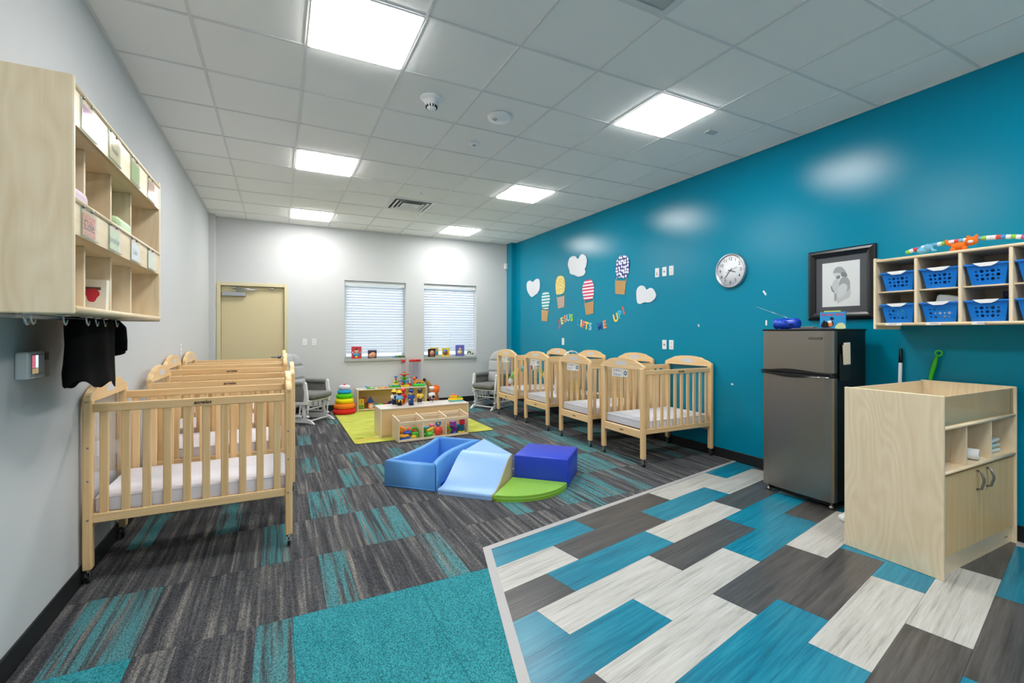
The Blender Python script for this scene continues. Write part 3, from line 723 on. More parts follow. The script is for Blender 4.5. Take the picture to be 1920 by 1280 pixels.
# baby gym arch standing in the second and third right cribs
m_gymw = plain('gym_white', (234, 235, 238), 0.35)
t = thing('baby_gym', 'white arched baby gym tube standing in the third right crib', 'baby gym', (3.90, 5.72, 0.466))
bm = NB(); tube(bm, [(0.30 * math.cos(a), 0.0, 0.62 * math.sin(a)) for a in [PI * k / 18 for k in range(19)]], 0.012, 10); obj('arch', bm, m_gymw, t)
bm = NB(); tube(bm, [(0.0, 0, 0.61), (0, 0, 0.44)], 0.003, 6); obj('cord', bm, m_gymw, t)
bm = NB(); ball(bm, (0, 0, 0.40), 0.05, 0.045, 0.05); ball(bm, (0.03, -0.03, 0.44), 0.022); ball(bm, (-0.03, -0.03, 0.44), 0.022); obj('hanging_toy', bm, plain('toy_yellow', (240, 200, 40), 0.5), t)
t = thing('baby_gym', 'white thin arched baby gym standing in the second right crib', 'baby gym', (3.95, 4.80, 0.466))
bm = NB(); tube(bm, [(0.22 * math.cos(a), 0.0, 0.50 * math.sin(a)) for a in [PI * k / 16 for k in range(17)]], 0.008, 8); obj('arch', bm, m_gymw, t)
t = thing('plush_mat', 'bright plush play arch lying across the farthest right crib', 'plush toy', (3.70, 6.62, 0.475))
pm = [plain('plush_%d' % k, c, 0.85) for k, c in enumerate(((110, 190, 210), (240, 210, 60), (140, 205, 90), (236, 238, 240), (60, 90, 180)))]
prev = None
for k in range(9):
    a0, a1 = PI * k / 9, PI * (k + 1) / 9
    bm = NB(); tube(bm, [(0.34 * math.cos(a), 0.08, 0.26 * math.sin(a) + 0.05) for a in (a0, (a0 + a1) / 2, a1)], 0.038, 10); obj('segment', bm, pm[k % 5], t)

# ------------------------------------------------------------------ left wall cubby unit
CF, C0, C1 = -0.600, 1.998, 3.243
cub = thing('wall_cubby', 'birch wall cubby with open bays and a name card rail, left wall', 'wall shelf', (XL, C0, 1.424))
def cpart(name, mat, *boxes, bev=0.0, par=None, label=None):
    bm = NB()
    for b_ in boxes: bx(bm, *b_, bev)
    return obj(name, bm, mat, par or cub, label, world=True)
T = 0.018
cpart('side_panel', m_birch, (XL + 0.001, CF, C0, C0 + T, 1.424, 2.211), bev=0.004)
cpart('side_panel', m_birch, (XL + 0.001, CF, C1 - T, C1, 1.424, 2.211), bev=0.004)
cpart('back_panel', m_birchy, (XL + 0.001, XL + 0.010, C0 + T, C1 - T, 1.44, 2.18))
cpart('bottom_shelf', m_birchy, (XL + 0.010, CF - 0.006, C0 + T, C1 - T, 1.430, 1.449), bev=0.004)
cpart('shelf', m_birchy, (XL + 0.010, CF - 0.012, C0 + T, C1 - T, 1.690, 1.704))
cpart('shelf', m_birchy, (XL + 0.010, CF - 0.012, C0 + T, C1 - T, 2.055, 2.069))
bay = [C0 + T] + [2.325, 2.630, 2.935] + [C1 - T]
divs = [2.298, 2.606, 2.914]
for z0, z1 in ((1.449, 1.690), (1.704, 2.055)):
    for yy in divs: cpart('divider', m_birch, (XL + 0.010, CF - 0.058, yy - 0.007, yy + 0.007, z0, z1), bev=0.002)
for z0, z1 in ((1.690, 1.800), (2.055, 2.178)):
    cpart('card_rail', m_birchy, (CF - 0.014, CF - 0.004, C0 + T, C1 - T, z0, z1))
    bm = NB(); tube(bm, [(CF - 0.006, C0 + T, z1 + 0.004), (CF - 0.006, C1 - T, z1 + 0.004)], 0.009, 10); obj('round_edge', bm, m_birchy, cub, world=True)
bm = NB(); tube(bm, [(CF - 0.008, C0 + T, 1.440), (CF - 0.008, C1 - T, 1.440)], 0.0125, 10); obj('round_edge', bm, m_birchy, cub, world=True)
# name pockets
cards = [(0, 1.700, ((232, 140, 108), (240, 166, 136)), 'Cole', 'dots'), (1, 1.700, ((200, 222, 176), (200, 222, 176)), 'Jonathan', ''), (2, 1.700, ((222, 230, 238), (222, 230, 238)), 'Luke', ''), (3, 1.700, ((216, 228, 204), (216, 228, 204)), '', ''),
         (0, 2.066, ((206, 140, 184), (206, 140, 184)), '', 'pink'), (1, 2.066, ((226, 210, 160), (226, 210, 160)), 'Noah', ''), (2, 2.066, ((176, 206, 136), (176, 206, 136)), '', ''), (3, 2.066, ((214, 160, 140), (214, 160, 140)), '', '')]
m_ink = plain('ink_grey', (96, 96, 92), 0.6)
for (i, z0, (ca, cb), nm, kind) in cards:
    ya = bay[i] + (0.03 if i else 0.052); wd = 0.150; h = 0.092 if z0 < 2 else 0.100
    t = thing('name_pocket', 'clear card pocket ' + {0: 'nearest the viewer', 1: 'over the second bay', 2: 'over the third bay', 3: 'at the far end'}[i] + (' on the upper cubby rail' if z0 > 2 else ' on the middle cubby rail'), 'name card', (CF - 0.004, ya, z0), 0, 'name card pockets')
    cm = dots('card_dots', ca, (246, 214, 196), 70, 0.22) if kind == 'dots' else plain('card_%d_%d' % (i, int(z0 * 10)), ca, 0.6)
    bm = NB(); bx(bm, 0.0015, 0.0025, 0.012, wd - 0.012, 0.002, h - 0.014); cd = obj('card', bm, cm, t)
    bm = NB(); bx(bm, 0.0035, 0.0045, 0.004, wd - 0.004, -0.004, h + 0.004); obj('sleeve', bm, clear('sleeve_clear', (253, 254, 254), 0.99, 0.08), t)
    bm = NB(); bx(bm, 0.0, 0.005, 0.0, 0.005, -0.005, h + 0.006); bx(bm, 0.0, 0.008, 0.0, wd, -0.008, -0.004); obj('sleeve_edge', bm, clear('edge_clear', (236, 244, 242), 0.8, 0.15), t)
    for yy in (0.014, wd * 0.62):
        bm = NB(); ball(bm, (0.006, yy, h + 0.003), 0.004, 0.006, 0.006, 10, 6); obj('pin', bm, m_steel, t)
    if nm: lettering(nm, 0.052 if nm == 'Cole' else 0.036, m_ink, cd, 'left', (0.0028, wd / 2, h * 0.42), world=False, depth=0.0004, width=None)
# things in the cubby
m_pack = plain('wipes_green', (196, 222, 176), 0.3)
bm = NB(); bx(bm, -0.055, 0.055, -0.10, 0.10, 0, 0.185, 0.028, 3); solo('wipes_pack', 'green and clear wipes pack in the upper third cubby bay', 'wipes', bm, m_pack, (-0.690, 2.735, 1.7045))
bm = NB(); bx(bm, -0.05, 0.05, -0.08, 0.08, 0, 0.170, 0.03, 3); solo('folded_cloth', 'folded pale pink cloth in the nearest upper cubby bay', 'cloth', bm, plain('cloth_pink', (226, 208, 216), 0.9), (-0.672, 2.15, 1.7045))
t = thing('waffle_bag', 'cream paper bag printed with a waffle and red jam', 'bag', (-0.800, 2.597, 1.4495), -PI / 2)
t.scale.z = 0.82
m_bag = plain('bag_cream', (232, 228, 214), 0.6)
prism_poly = [(-0.135, 0), (0.135, 0), (0.140, 0.17), (-0.130, 0.17)]
bm = NB(); prism(bm, prism_poly, 0.0, 0.04, 'YZ'); obj('bag_body', bm, m_bag, t)
bm = NB(); bx(bm, 0.0402, 0.0412, -0.130, 0.12, 0.115, 0.130); obj('stripe_print', bm, plain('bag_brown', (92, 76, 62), 0.7), t)
jam = smooth_poly([(0.092 + (x_ - 0.06) * 0.62, 0.088 + (z_ - 0.078) * 0.72) for x_, z_ in [(0.02, 0.105), (0.05, 0.125), (0.085, 0.12), (0.10, 0.085), (0.085, 0.06), (0.07, 0.03), (0.04, 0.035), (0.03, 0.065)]], 3)
bm = NB(); prism(bm, jam, 0.0402, 0.0415, 'YZ'); obj('jam_print', bm, plain('jam_red', (196, 46, 62), 0.5), t)
wf = [(0.022 + 0.034 * math.cos(2 * PI * k / 18), 0.065 + 0.040 * math.sin(2 * PI * k / 18)) for k in range(18)]
bm = NB(); prism(bm, wf, 0.0402, 0.0412, 'YZ'); wfo = obj('waffle_print', bm, plain('waffle', (222, 150, 60), 0.6), t)
bm = NB()
for d in (-0.025, 0.0, 0.025):
    tube(bm, [(0.0418, -0.008, 0.065 + d * 0.8), (0.0418, 0.052, 0.065 + d * 0.8)], 0.0018, 5); tube(bm, [(0.0418, 0.022 + d * 0.7, 0.030), (0.0418, 0.022 + d * 0.7, 0.100)], 0.0018, 5)
obj('waffle_grid', bm, plain('waffle_dark', (70, 40, 20), 0.7), wfo)
t = thing('pacifier', 'white pacifier in front of the waffle bag in the cubby', 'pacifier', (-0.770, 2.50, 1.4495), -PI / 2)
bm = NB(); ball(bm, (0, 0, 0.028), 0.018, 0.05, 0.026); obj('shield', bm, m_white, t)
bm = NB(); torus(bm, (0.020, -0.01, 0.03), 0.022, 0.005, 20, 8, 'X'); obj('ring', bm, plain('pale_grey', (208, 210, 216), 0.4), t)
bm = NB(); bx(bm, -0.07, 0.05, -0.09, 0.11, 0, 0.006, 0.001, 1, RZ(0.1)); solo('paper_sheets', 'thin white papers on the cubby floor, third bay', 'paper', bm, m_paper, (-0.70, 2.75, 1.4495))
# hooks under the cubby
for k, (xx, yy) in enumerate(((-0.74, 2.10), (-0.80, 2.22), (-0.72, 2.30), (-0.70, 2.46), (-0.72, 2.64), (-0.74, 2.82), (-0.72, 2.92), (-0.80, 3.12), (-0.86, 2.40))):
    pts = [(0, 0, 0), (0, 0, -0.012), (0.0, 0.006, -0.028), (0.0, 0.018, -0.038), (0.0, 0.030, -0.034), (0.0, 0.040, -0.020)]
    t = tag(bpy.data.objects.new('coat_hook', None), 'wire coat hook under the cubby, number %s from the near end' % ('first', 'third', 'fourth', 'fifth', 'sixth', 'seventh', 'eighth', 'last', 'back row')[k], 'hook', 'coat hooks under the cubby')
    if k == 8: t['label'] = 'wire coat hook under the cubby nearest the wall'
    else: t['label'] = '%s wire coat hook under the cubby counted from the near end' % ('first', 'second', 'third', 'fourth', 'fifth', 'sixth', 'seventh', 'eighth')[k]
    C.objects.link(t); t.location = (xx, yy, 1.429)
    bm = NB(); bx(bm, -0.012, 0.012, -0.028, 0.028, -0.006, 0.0, 0.002); obj('hook_base', bm, m_alu, t)
    bm = NB(); tube(bm, pts, 0.0028, 7); obj('hook_wire', bm, m_chrome, t)
cpart('hook_rail', m_alu, (-0.86, -0.82, C0 + 0.05, C1 - 0.06, 1.414, 1.430), bev=0.003)
# black shirt hanging from the hooks
t = thing('black_shirt', 'black shirt hanging from the hooks under the left wall cubby', 'shirt', (-0.79, 2.85, 1.09))
m_blk = plain('black_cloth', (9, 9, 10), 0.95, 0, 0.1, 0.4, 60)
bm = NB(); rings = []; NA = 48
prof = [(0.330, 0.25, 0.05, -0.02), (0.30, 0.275, 0.05, -0.005), (0.22, 0.280, 0.045, 0.0), (0.14, 0.290, 0.045, -0.01), (0.07, 0.297, 0.05, -0.015), (0.028, 0.292, 0.05, -0.015)]
for (zz, hy, hx, cy) in prof:
    ring = []
    for k in range(NA):
        a = 2 * PI * k / NA; fold = 1 + 0.16 * math.sin(7 * a + zz * 9) * (0.4 + (0.33 - zz))
        hem = 0.0 if zz > 0.08 else 0.028 * math.sin(a) * -1 + 0.016 * math.sin(5 * a)
        ring.append(bm.verts.new((hx * math.cos(a) * fold, cy + hy * math.sin(a), zz + hem)))
    rings.append(ring)
for i in range(len(rings) - 1):
    for k in range(NA):
        f = bm.faces.new((rings[i][k], rings[i][(k + 1) % NA], rings[i + 1][(k + 1) % NA], rings[i + 1][k])); f.smooth = True
bm.faces.new(rings[0])
obj('body', bm, m_blk, t)
bm = NB(); tube(bm, [(0.0, 0.22, 0.325), (0.0, 0.30, 0.29), (0.0, 0.325, 0.23), (0.0, 0.335, 0.175)], [0.05, 0.06, 0.058, 0.055], 16, True, 0.7); sl = obj('sleeve', bm, m_blk, t)
bm = NB(); tube(bm, [(0.0, 0.331, 0.195), (0.0, 0.338, 0.160)], [0.062, 0.063], 16, True, 0.72); obj('cuff', bm, m_blk, sl)
# baby monitor screen and its holder
t = thing('photo_frame_monitor', 'small white wall screen showing a bright picture below the cubby', 'monitor', (XL, 2.65, 1.224))
bm = NB(); bx(bm, 0.0, 0.045, -0.075, 0.075, -0.055, 0.058, 0.008, 2); sc_ = obj('housing', bm, m_white, t)
bm = NB(); bx(bm, 0.0445, 0.0462, -0.052, 0.048, -0.036, 0.045); obj('bezel', bm, m_black, sc_)
def glow(name, rgb, s): 
    return emit(name, rgb, s)
for (y0, y1, z0, z1, nm, c) in ((-0.05, -0.015, -0.034, -0.012, 'scr_tan', (150, 120, 70)), (-0.05, -0.02, -0.010, 0.043, 'scr_pink', (190, 70, 100)), (-0.019, 0.004, -0.01, 0.043, 'scr_white', (230, 245, 250)), (-0.014, 0.004, -0.034, -0.012, 'scr_tan2', (170, 140, 90)), (0.005, 0.046, -0.034, 0.043, 'scr_dark', (10, 34, 44))):
    bm = NB(); bx(bm, 0.046, 0.0468, y0, y1, z0, z1); obj('screen_image', bm, glow(nm, c, 0.45), sc_)
t = thing('wall_holder', 'grey plastic holder on the wall right beside the small screen', 'holder', (XL, 2.785, 1.22))
bm = NB(); bx(bm, 0, 0.026, -0.045, 0.045, -0.062, 0.066, 0.008, 2); obj('housing', bm, plain('holder_grey', (176, 176, 172), 0.45), t)
bm = NB(); bx(bm, 0.025, 0.028, -0.012, 0.026, 0.020, 0.050, 0.002); obj('speaker_grille', bm, plain('grille', (96, 98, 100), 0.6), t)
bm = NB(); bx(bm, 0, 0.006, 0.046, 0.10, -0.05, 0.03, 0.002); obj('cover_plate', bm, m_white, t)

# ------------------------------------------------------------------ right wall shelf with baskets
SF, S1 = 3.953, 1.840            # front plane, far end
SY = [1.828, 1.592, 1.358, 1.124, 0.890, 0.656]
rs = thing('wall_cubby', 'birch wall shelf holding blue baskets on the teal wall', 'wall shelf', (XR, S1, 1.387))
def rpart(name, mat, *boxes, bev=0.0):
    bm = NB()
    for b_ in boxes: bx(bm, *b_, bev)
    return obj(name, bm, mat, rs, world=True)
rpart('end_panel', m_birch, (SF, XR - 0.001, SY[0], SY[0] + 0.018, 1.387, 1.913), bev=0.004)
rpart('end_panel', m_birch, (SF, XR - 0.001, SY[5] - 0.018, SY[5], 1.387, 1.913), bev=0.004)
rpart('top_shelf', m_birchy, (SF + 0.008, XR - 0.001, SY[5], SY[0], 1.882, 1.900), bev=0.003)
rpart('bottom_shelf', m_birchy, (SF + 0.008, XR - 0.001, SY[5], SY[0], 1.414, 1.432), bev=0.003)
rpart('back_panel', m_birchy, (XR - 0.010, XR - 0.001, SY[5], SY[0], 1.432, 1.882))
for zz in (1.891, 1.423):
    bm = NB(); tube(bm, [(SF + 0.009, SY[5], zz), (SF + 0.009, SY[0], zz)], 0.0105, 10); obj('round_edge', bm, m_birchy, rs, world=True)
for k in range(1, 5):
    rpart('divider', m_birch, (SF + 0.004, XR - 0.010, SY[k] - 0.009, SY[k] + 0.009, 1.432, 1.882), bev=0.003)
for k in range(5):
    rpart('shelf', m_birchy, (SF + 0.03, XR - 0.010, SY[k + 1] + 0.009, SY[k] - (0.009 if k else 0.0), 1.655, 1.664))
for k in range(3):
    bm = NB(); bx(bm, SF - 0.0035, SF - 0.0025, SY[k] - 0.16 + 0.02 * k, SY[k] - 0.06, 1.414, 1.430); lb = obj('shelf_label', bm, m_paper, rs, world=True)
    scribble(lb, m_ink, SF - XR - 0.0036, SY[k] - S1 - 0.085, SY[k] - S1 - 0.13, 1.421 - 1.387, 1, h=0.005)
m_blue = plain('basket_blue', (6, 120, 216), 0.35)
def holed_wall(bm, P, nu, nv, hole, thick, u0=0.0, u1=1.0, v0=0.0, v1=1.0):
    """a grid of square cells with octagonal holes; P(u,v,t) maps to space, t = 0 outside, 1 inside"""
    for iu in range(nu):
        for iv in range(nv):
            ua, ub = u0 + (u1 - u0) * iu / nu, u0 + (u1 - u0) * (iu + 1) / nu; va, vb = v0 + (v1 - v0) * iv / nv, v0 + (v1 - v0) * (iv + 1) / nv
            cu, cv = (ua + ub) / 2, (va + vb) / 2; h = hole * (1.0 if (iu + iv) % 2 else 0.62)
            sq = [(ub, cv), (ub, vb), (cu, vb), (ua, vb), (ua, cv), (ua, va), (cu, va), (ub, va)]
            oc = [(cu + h * (ub - ua) / 2 * math.cos(k * PI / 4), cv + h * (vb - va) / 2 * math.sin(k * PI / 4)) for k in range(8)]
            A = [bm.verts.new(P(u, v, 0)) for u, v in sq]; B = [bm.verts.new(P(u, v, 0)) for u, v in oc]
            D = [bm.verts.new(P(u, v, 1)) for u, v in oc]
            for k in range(8):
                k2 = (k + 1) % 8
                bm.faces.new((A[k], A[k2], B[k2], B[k])); bm.faces.new((B[k], B[k2], D[k2], D[k]))
def make_basket(label):
    t = thing('basket', label, 'basket', (0, 0, 0), 0, 'blue baskets on the wall shelf')
    hb, wb, ht, wt, H = 0.115, 0.078, 0.140, 0.098, 0.128      # half depth/width at bottom and top
    bm = NB()
    def side(axis, s):
        def P(u, v, t_):
            hx, hy = hb + (ht - hb) * v - 0.004 * t_, wb + (wt - wb) * v - 0.004 * t_; q = 2 * u - 1
            return (q * hx, s * hy, 0.004 + v * H) if axis == 'y' else (s * hx, q * hy, 0.004 + v * H)
        return P
    for s in (-1, 1):
        for axis, nu in (('x', 5), ('y', 7)):
            P = side(axis, s)
            holed_wall(bm, P, nu, 3, 0.80, 0, 0.14, 0.86, 0.16, 0.74)
            for (ua, ub, va, vb) in ((0, 1, 0, 0.16), (0, 1, 0.74, 1.0), (0, 0.14, 0.16, 0.74), (0.86, 1, 0.16, 0.74)):
                bm.faces.new([bm.verts.new(P(u, v, 0)) for u, v in ((ua, va), (ub, va), (ub, vb), (ua, vb))])
    bmesh.ops.remove_doubles(bm, verts=bm.verts[:], dist=1e-5)
    bx(bm, -hb, hb, -wb, wb, 0.0, 0.005)
    obj('bin', bm, m_blue, t)
    bm = NB(); e = 0.010
    for (a0, a1, c0, c1) in ((-ht - e, -ht + 0.002, -wt - e, wt + e), (ht - 0.002, ht + e, -wt - e, wt + e), (-ht, ht, -wt - e, -wt + 0.002), (-ht, ht, wt - 0.002, wt + e)):
        bx(bm, a0, a1, c0, c1, H - 0.004, H + 0.008, 0.003)
    obj('rim', bm, m_blue, t)
    pts = [(-0.062, 0.012), (-0.045, -0.002), (-0.025, -0.012), (0.025, -0.012), (0.045, -0.002), (0.062, 0.012)]
    bm = NB(); prism(bm, pts, -ht - e - 0.003, -ht - e + 0.001, 'YZ'); bmesh.ops.translate(bm, verts=bm.verts[:], vec=(0, 0, H)); obj('label_grip', bm, m_white, t, 'white curved label on the basket rim')
    return t
bk = None; names = ['far end', 'second bay from the end', 'third bay from the end', 'fourth bay from the end']
for zz, lev in ((1.664, 'upper'), (1.432, 'lower')):
    for k in range(4):
        lb = 'blue holed plastic basket, %s row, %s of the wall shelf' % (lev, names[k])
        loc = (SF + 0.165, (SY[k] + SY[k + 1]) / 2 - 0.003, zz + 0.0005)
        if bk is None: bk = make_basket(lb); bk.location = loc
        else: dup(bk, loc, 0, lb)
# things in the lower baskets and cards behind them
bm = NB(); bx(bm, -0.08, 0.08, -0.06, 0.06, 0, 0.13, 0.03, 3, RY(0.15)); solo('wipes_pack', 'bright blue plastic pack in the lower basket at the far end', 'wipes', bm, plain('pack_blue', (60, 160, 206), 0.25, bump=0.6, bscale=25), (SF + 0.165, 1.708, 1.445))
bm = NB(); bx(bm, -0.07, 0.07, -0.065, 0.065, 0, 0.165, 0.02, 2, RX(0.25)); solo('diaper_pack', 'white and blue diaper pack sticking up from the lower second basket', 'diapers', bm, stripes('pack_stripe', (236, 240, 238), (40, 150, 190), 'Z', 9.0, 0.3), (SF + 0.17, 1.468, 1.455))
for k, (y0, y1, c1, c2, txt) in enumerate(((1.62, 1.72, (150, 110, 70), (140, 100, 64), 'C'), (1.375, 1.49, (110, 130, 60), (104, 122, 56), ''), (1.14, 1.26, (84, 60, 110), (150, 130, 170), 'Nash'))):
    t = thing('name_sheet', ('brown name sheet behind the far lower basket', 'olive name sheet behind the second lower basket', 'purple chevron name sheet behind the third lower basket')[k], 'name card', (XR - 0.012, (y0 + y1) / 2, 1.434))
    bm = NB(); bx(bm, -0.0015, 0, -(y1 - y0) / 2, (y1 - y0) / 2, 0.06, 0.205)
    if k == 2:
        me_m, nt, b = base_mat('chevron'); tc = nd(nt, 'ShaderNodeTexCoord'); sp = nd(nt, 'ShaderNodeSeparateXYZ'); nt.links.new(tc.outputs['Object'], sp.inputs[0])
        pp = nd(nt, 'ShaderNodeMath', operation='PINGPONG'); pp.inputs[1].default_value = 0.01; nt.links.new(sp.outputs[1], pp.inputs[0])
        su = nd(nt, 'ShaderNodeMath', operation='ADD'); nt.links.new(pp.outputs[0], su.inputs[0]); nt.links.new(sp.outputs[2], su.inputs[1])
        mu = nd(nt, 'ShaderNodeMath', operation='MULTIPLY'); mu.inputs[1].default_value = 62; nt.links.new(su.outputs[0], mu.inputs[0])
        fr = nd(nt, 'ShaderNodeMath', operation='FRACT'); nt.links.new(mu.outputs[0], fr.inputs[0]); gt = nd(nt, 'ShaderNodeMath', operation='GREATER_THAN'); gt.inputs[1].default_value = 0.6; nt.links.new(fr.outputs[0], gt.inputs[0])
        mx = nd(nt, 'ShaderNodeMix', data_type='RGBA'); mx.inputs['A'].default_value = lin(c1); mx.inputs['B'].default_value = lin(c2); nt.links.new(gt.outputs[0], mx.inputs['Factor']); nt.links.new(mx.outputs['Result'], b.inputs['Base Color']); cm = me_m
    else: cm = plain('sheet_%d' % k, c1, 0.6)
    sh = obj('sheet', bm, cm, t)
    if txt: lettering(txt, 0.05, m_dark, sh, 'right', (-0.002, 0, 0.15), world=False, depth=0.0005)
# striped toy bar with plush animals lying on top of the shelf
t = thing('toy_arch_bar', 'striped fabric toy bar with an orange plush fox on top of the wall shelf', 'toy bar', (4.02, 1.37, 1.9))
seg_c = [(140, 200, 80), (240, 242, 244), (224, 70, 70), (70, 150, 200), (240, 242, 244), (214, 220, 80), (110, 180, 215), (110, 180, 215), (240, 242, 244), (150, 205, 80), (240, 242, 244), (240, 242, 244), (226, 80, 70), (110, 190, 220), (240, 242, 244), (80, 160, 210), (240, 242, 244), (110, 180, 215), (160, 210, 80), (240, 242, 244), (240, 242, 244), (226, 80, 70), (80, 150, 205), (240, 242, 244), (150, 205, 80), (240, 242, 244), (200, 90, 150), (240, 242, 244)]
ns = len(seg_c)
for k, c in enumerate(seg_c):
    y0, y1 = 0.30 - 0.62 * k / ns, 0.30 - 0.62 * (k + 1) / ns
    zf = lambda y: 0.014 + 0.055 * math.sqrt(max(0.0, 1 - (y / 0.32) ** 2))
    bm = NB(); tube(bm, [(0, y0, zf(y0)), (0, (y0 + y1) / 2, zf((y0 + y1) / 2)), (0, y1, zf(y1))], 0.014, 10); obj('fabric_band', bm, plain('band_%d_%d_%d' % c, c, 0.85), t)
m_or = plain('plush_orange', (240, 120, 30), 0.9, bump=0.5, bscale=90)
bm = NB(); ball(bm, (-0.015, 0.005, 0.032), 0.026, 0.045, 0.026); ball(bm, (-0.02, -0.055, 0.055), 0.030, 0.032, 0.028); ball(bm, (-0.01, -0.075, 0.082), 0.008, 0.010, 0.014); ball(bm, (-0.01, -0.035, 0.082), 0.008, 0.010, 0.014)
ball(bm, (-0.03, 0.035, 0.012), 0.012, 0.014, 0.014); ball(bm, (-0.03, -0.025, 0.012), 0.012, 0.014, 0.014); tube(bm, [(-0.01, 0.04, 0.04), (-0.01, 0.07, 0.06), (-0.01, 0.075, 0.085)], 0.010, 8)
fx = obj('plush_fox', bm, m_or, t, 'orange plush fox')
bm = NB(); ball(bm, (-0.045, -0.058, 0.048), 0.012, 0.014, 0.010); obj('muzzle', bm, m_white, fx)
m_pb = plain('plush_blue', (120, 190, 220), 0.9)
bm = NB(); ball(bm, (-0.01, 0.20, 0.034), 0.022, 0.035, 0.022); ball(bm, (-0.015, 0.165, 0.045), 0.020, 0.022, 0.020); tube(bm, [(-0.02, 0.15, 0.04), (-0.03, 0.135, 0.022), (-0.03, 0.12, 0.022)], 0.008, 8); ball(bm, (-0.03, 0.17, 0.055), 0.006, 0.018, 0.018); obj('plush_elephant', bm, m_pb, t, 'pale blue plush elephant')

# ------------------------------------------------------------------ clock
t = thing('wall_clock', 'round silver wall clock with black numerals on the teal wall', 'clock', (XR, 3.325, 2.022))
def rput(name, bm, mat, par, label=None):
    bmesh.ops.transform(bm, matrix=FACE['right'], verts=bm.verts[:]); return obj(name, bm, mat, par, label)
R0 = 0.182
bm = NB(); lathe(bm, [(0, 0), (R0 - 0.006, 0), (R0, 0.006), (R0, 0.034), (R0 - 0.006, 0.041), (R0 - 0.016, 0.040), (R0 - 0.022, 0.026), (0, 0.026)], 48); rput('rim', bm, plain('clock_silver', (188, 192, 200), 0.28, 0.75), t)
bm = NB(); lathe(bm, [(0, 0.026), (R0 - 0.0225, 0.026), (R0 - 0.0225, 0.0275), (0, 0.0275)], 48); face_o = rput('face', bm, plain('clock_face', (234, 236, 242), 0.4), t)
for k in range(1, 13):
    a = PI / 2 - k * PI / 6
    bm = text_bm(str(k), 0.046, 0.0008, bold=0.0002); bmesh.ops.translate(bm, verts=bm.verts[:], vec=(0.125 * math.cos(a), 0.125 * math.sin(a), 0.0281)); rput('numeral', bm, m_black, face_o)
bm = NB()
for k in range(60):
    if k % 5 == 0:
        a = k * PI / 30; r0, r1 = 0.150, 0.156
        tube(bm, [(r0 * math.cos(a), r0 * math.sin(a), 0.0278), (r1 * math.cos(a), r1 * math.sin(a), 0.0278)], 0.0012, 4)
mk = rput('minute_marks', bm, m_black, face_o); mk['kind'] = 'stuff'
def hand(ang, l, w, tail, name):
    a = PI / 2 - ang; bm = NB(); prism(bm, [(-tail, -w), (-tail, w), (l * 0.8, w), (l, 0), (l * 0.8, -w)], 0.030, 0.0315)
    bmesh.ops.rotate(bm, verts=bm.verts[:], cent=(0, 0, 0), matrix=RZ(a)); rput(name, bm, m_black, t)
hand(2 * PI * (3 + 37 / 60) / 12, 0.075, 0.004, 0.025, 'hour_hand'); hand(2 * PI * 37 / 60, 0.115, 0.003, 0.028, 'minute_hand'); hand(2 * PI * 41.5 / 60, 0.06, 0.001, 0.09, 'second_hand')

# ------------------------------------------------------------------ framed pencil drawing
py0, py1, pz0, pz1 = 1.990, 2.520, 1.472, 2.086
t = thing('framed_drawing', 'black framed pencil drawing of a bearded man holding a baby', 'picture', (XR, (py0 + py1) / 2, (pz0 + pz1) / 2))
hw, hh = (py1 - py0) / 2, (pz1 - pz0) / 2; fw = 0.062
m_frame = plain('frame_black', (17, 17, 19), 0.3)
bm = NB()
sec = [(0.0, 0.0), (0.0, 0.020), (0.012, 0.034), (0.030, 0.038), (0.044, 0.028), (fw, 0.020), (fw, 0.0)]
rg = []
for (d, h) in sec: rg.append([bm.verts.new((sx * (hw - d), sy * (hh - d), h)) for sx, sy in ((-1, -1), (1, -1), (1, 1), (-1, 1))])
for i in range(len(rg)):
    A, B = rg[i], rg[(i + 1) % len(rg)]
    for k in range(4): bm.faces.new((A[k], A[(k + 1) % 4], B[(k + 1) % 4], B[k]))
rput('frame', bm, m_frame, t)
bm = NB(); bx(bm, -hw + fw - 0.004, hw - fw + 0.004, -hh + fw - 0.004, hh - fw + 0.004, 0.002, 0.010); rput('mat_board', bm, plain('mat_charcoal', (78, 80, 86), 0.8), t)
pw, ph = 0.148, 0.192
bm = NB(); bx(bm, -pw, pw, -ph, ph, 0.010, 0.0115); sheet = rput('drawing_sheet', bm, plain('sheet_grey', (216, 221, 222), 0.8), t)
G1, G2, G3 = (plain('pencil_%d' % k, c, 0.9) for k, c in enumerate(((190, 194, 196), (158, 162, 165), (128, 132, 136))))
def sketch(pts, mat, z, name='pencil_shape', k=3):
    bm = NB(); prism(bm, smooth_poly([((x - 580) / 250 * pw, (620 - y) / 300 * ph) for x, y in pts], k), z, z + 0.0003); rput(name, bm, mat, sheet)
sketch([(560, 620), (640, 600), (700, 640), (715, 720), (700, 800), (640, 830), (580, 860), (540, 880), (520, 800), (530, 700)], G1, 0.0116)
sketch([(575, 560), (620, 530), (670, 540), (705, 600), (700, 680), (670, 720), (640, 700), (600, 690), (560, 640)], G2, 0.0119)
sketch([(480, 460), (500, 410), (545, 385), (600, 395), (640, 440), (665, 490), (670, 525), (630, 540), (600, 500), (560, 470), (510, 468)], G2, 0.0122)
sketch([(590, 470), (630, 465), (665, 500), (665, 525), (620, 530), (590, 510)], G3, 0.0125)
sketch([(490, 468), (560, 470), (575, 500), (565, 530), (530, 540), (505, 510)], plain('sheet_light', (200, 205, 207), 0.8), 0.0125)
sketch([(520, 520), (570, 500), (575, 540), (540, 550)], G3, 0.0128)
sketch([(500, 560), (540, 540), (560, 590), (550, 680), (500, 730), (455, 690), (470, 610)], plain('sheet_pale', (192, 197, 199), 0.8), 0.0128)
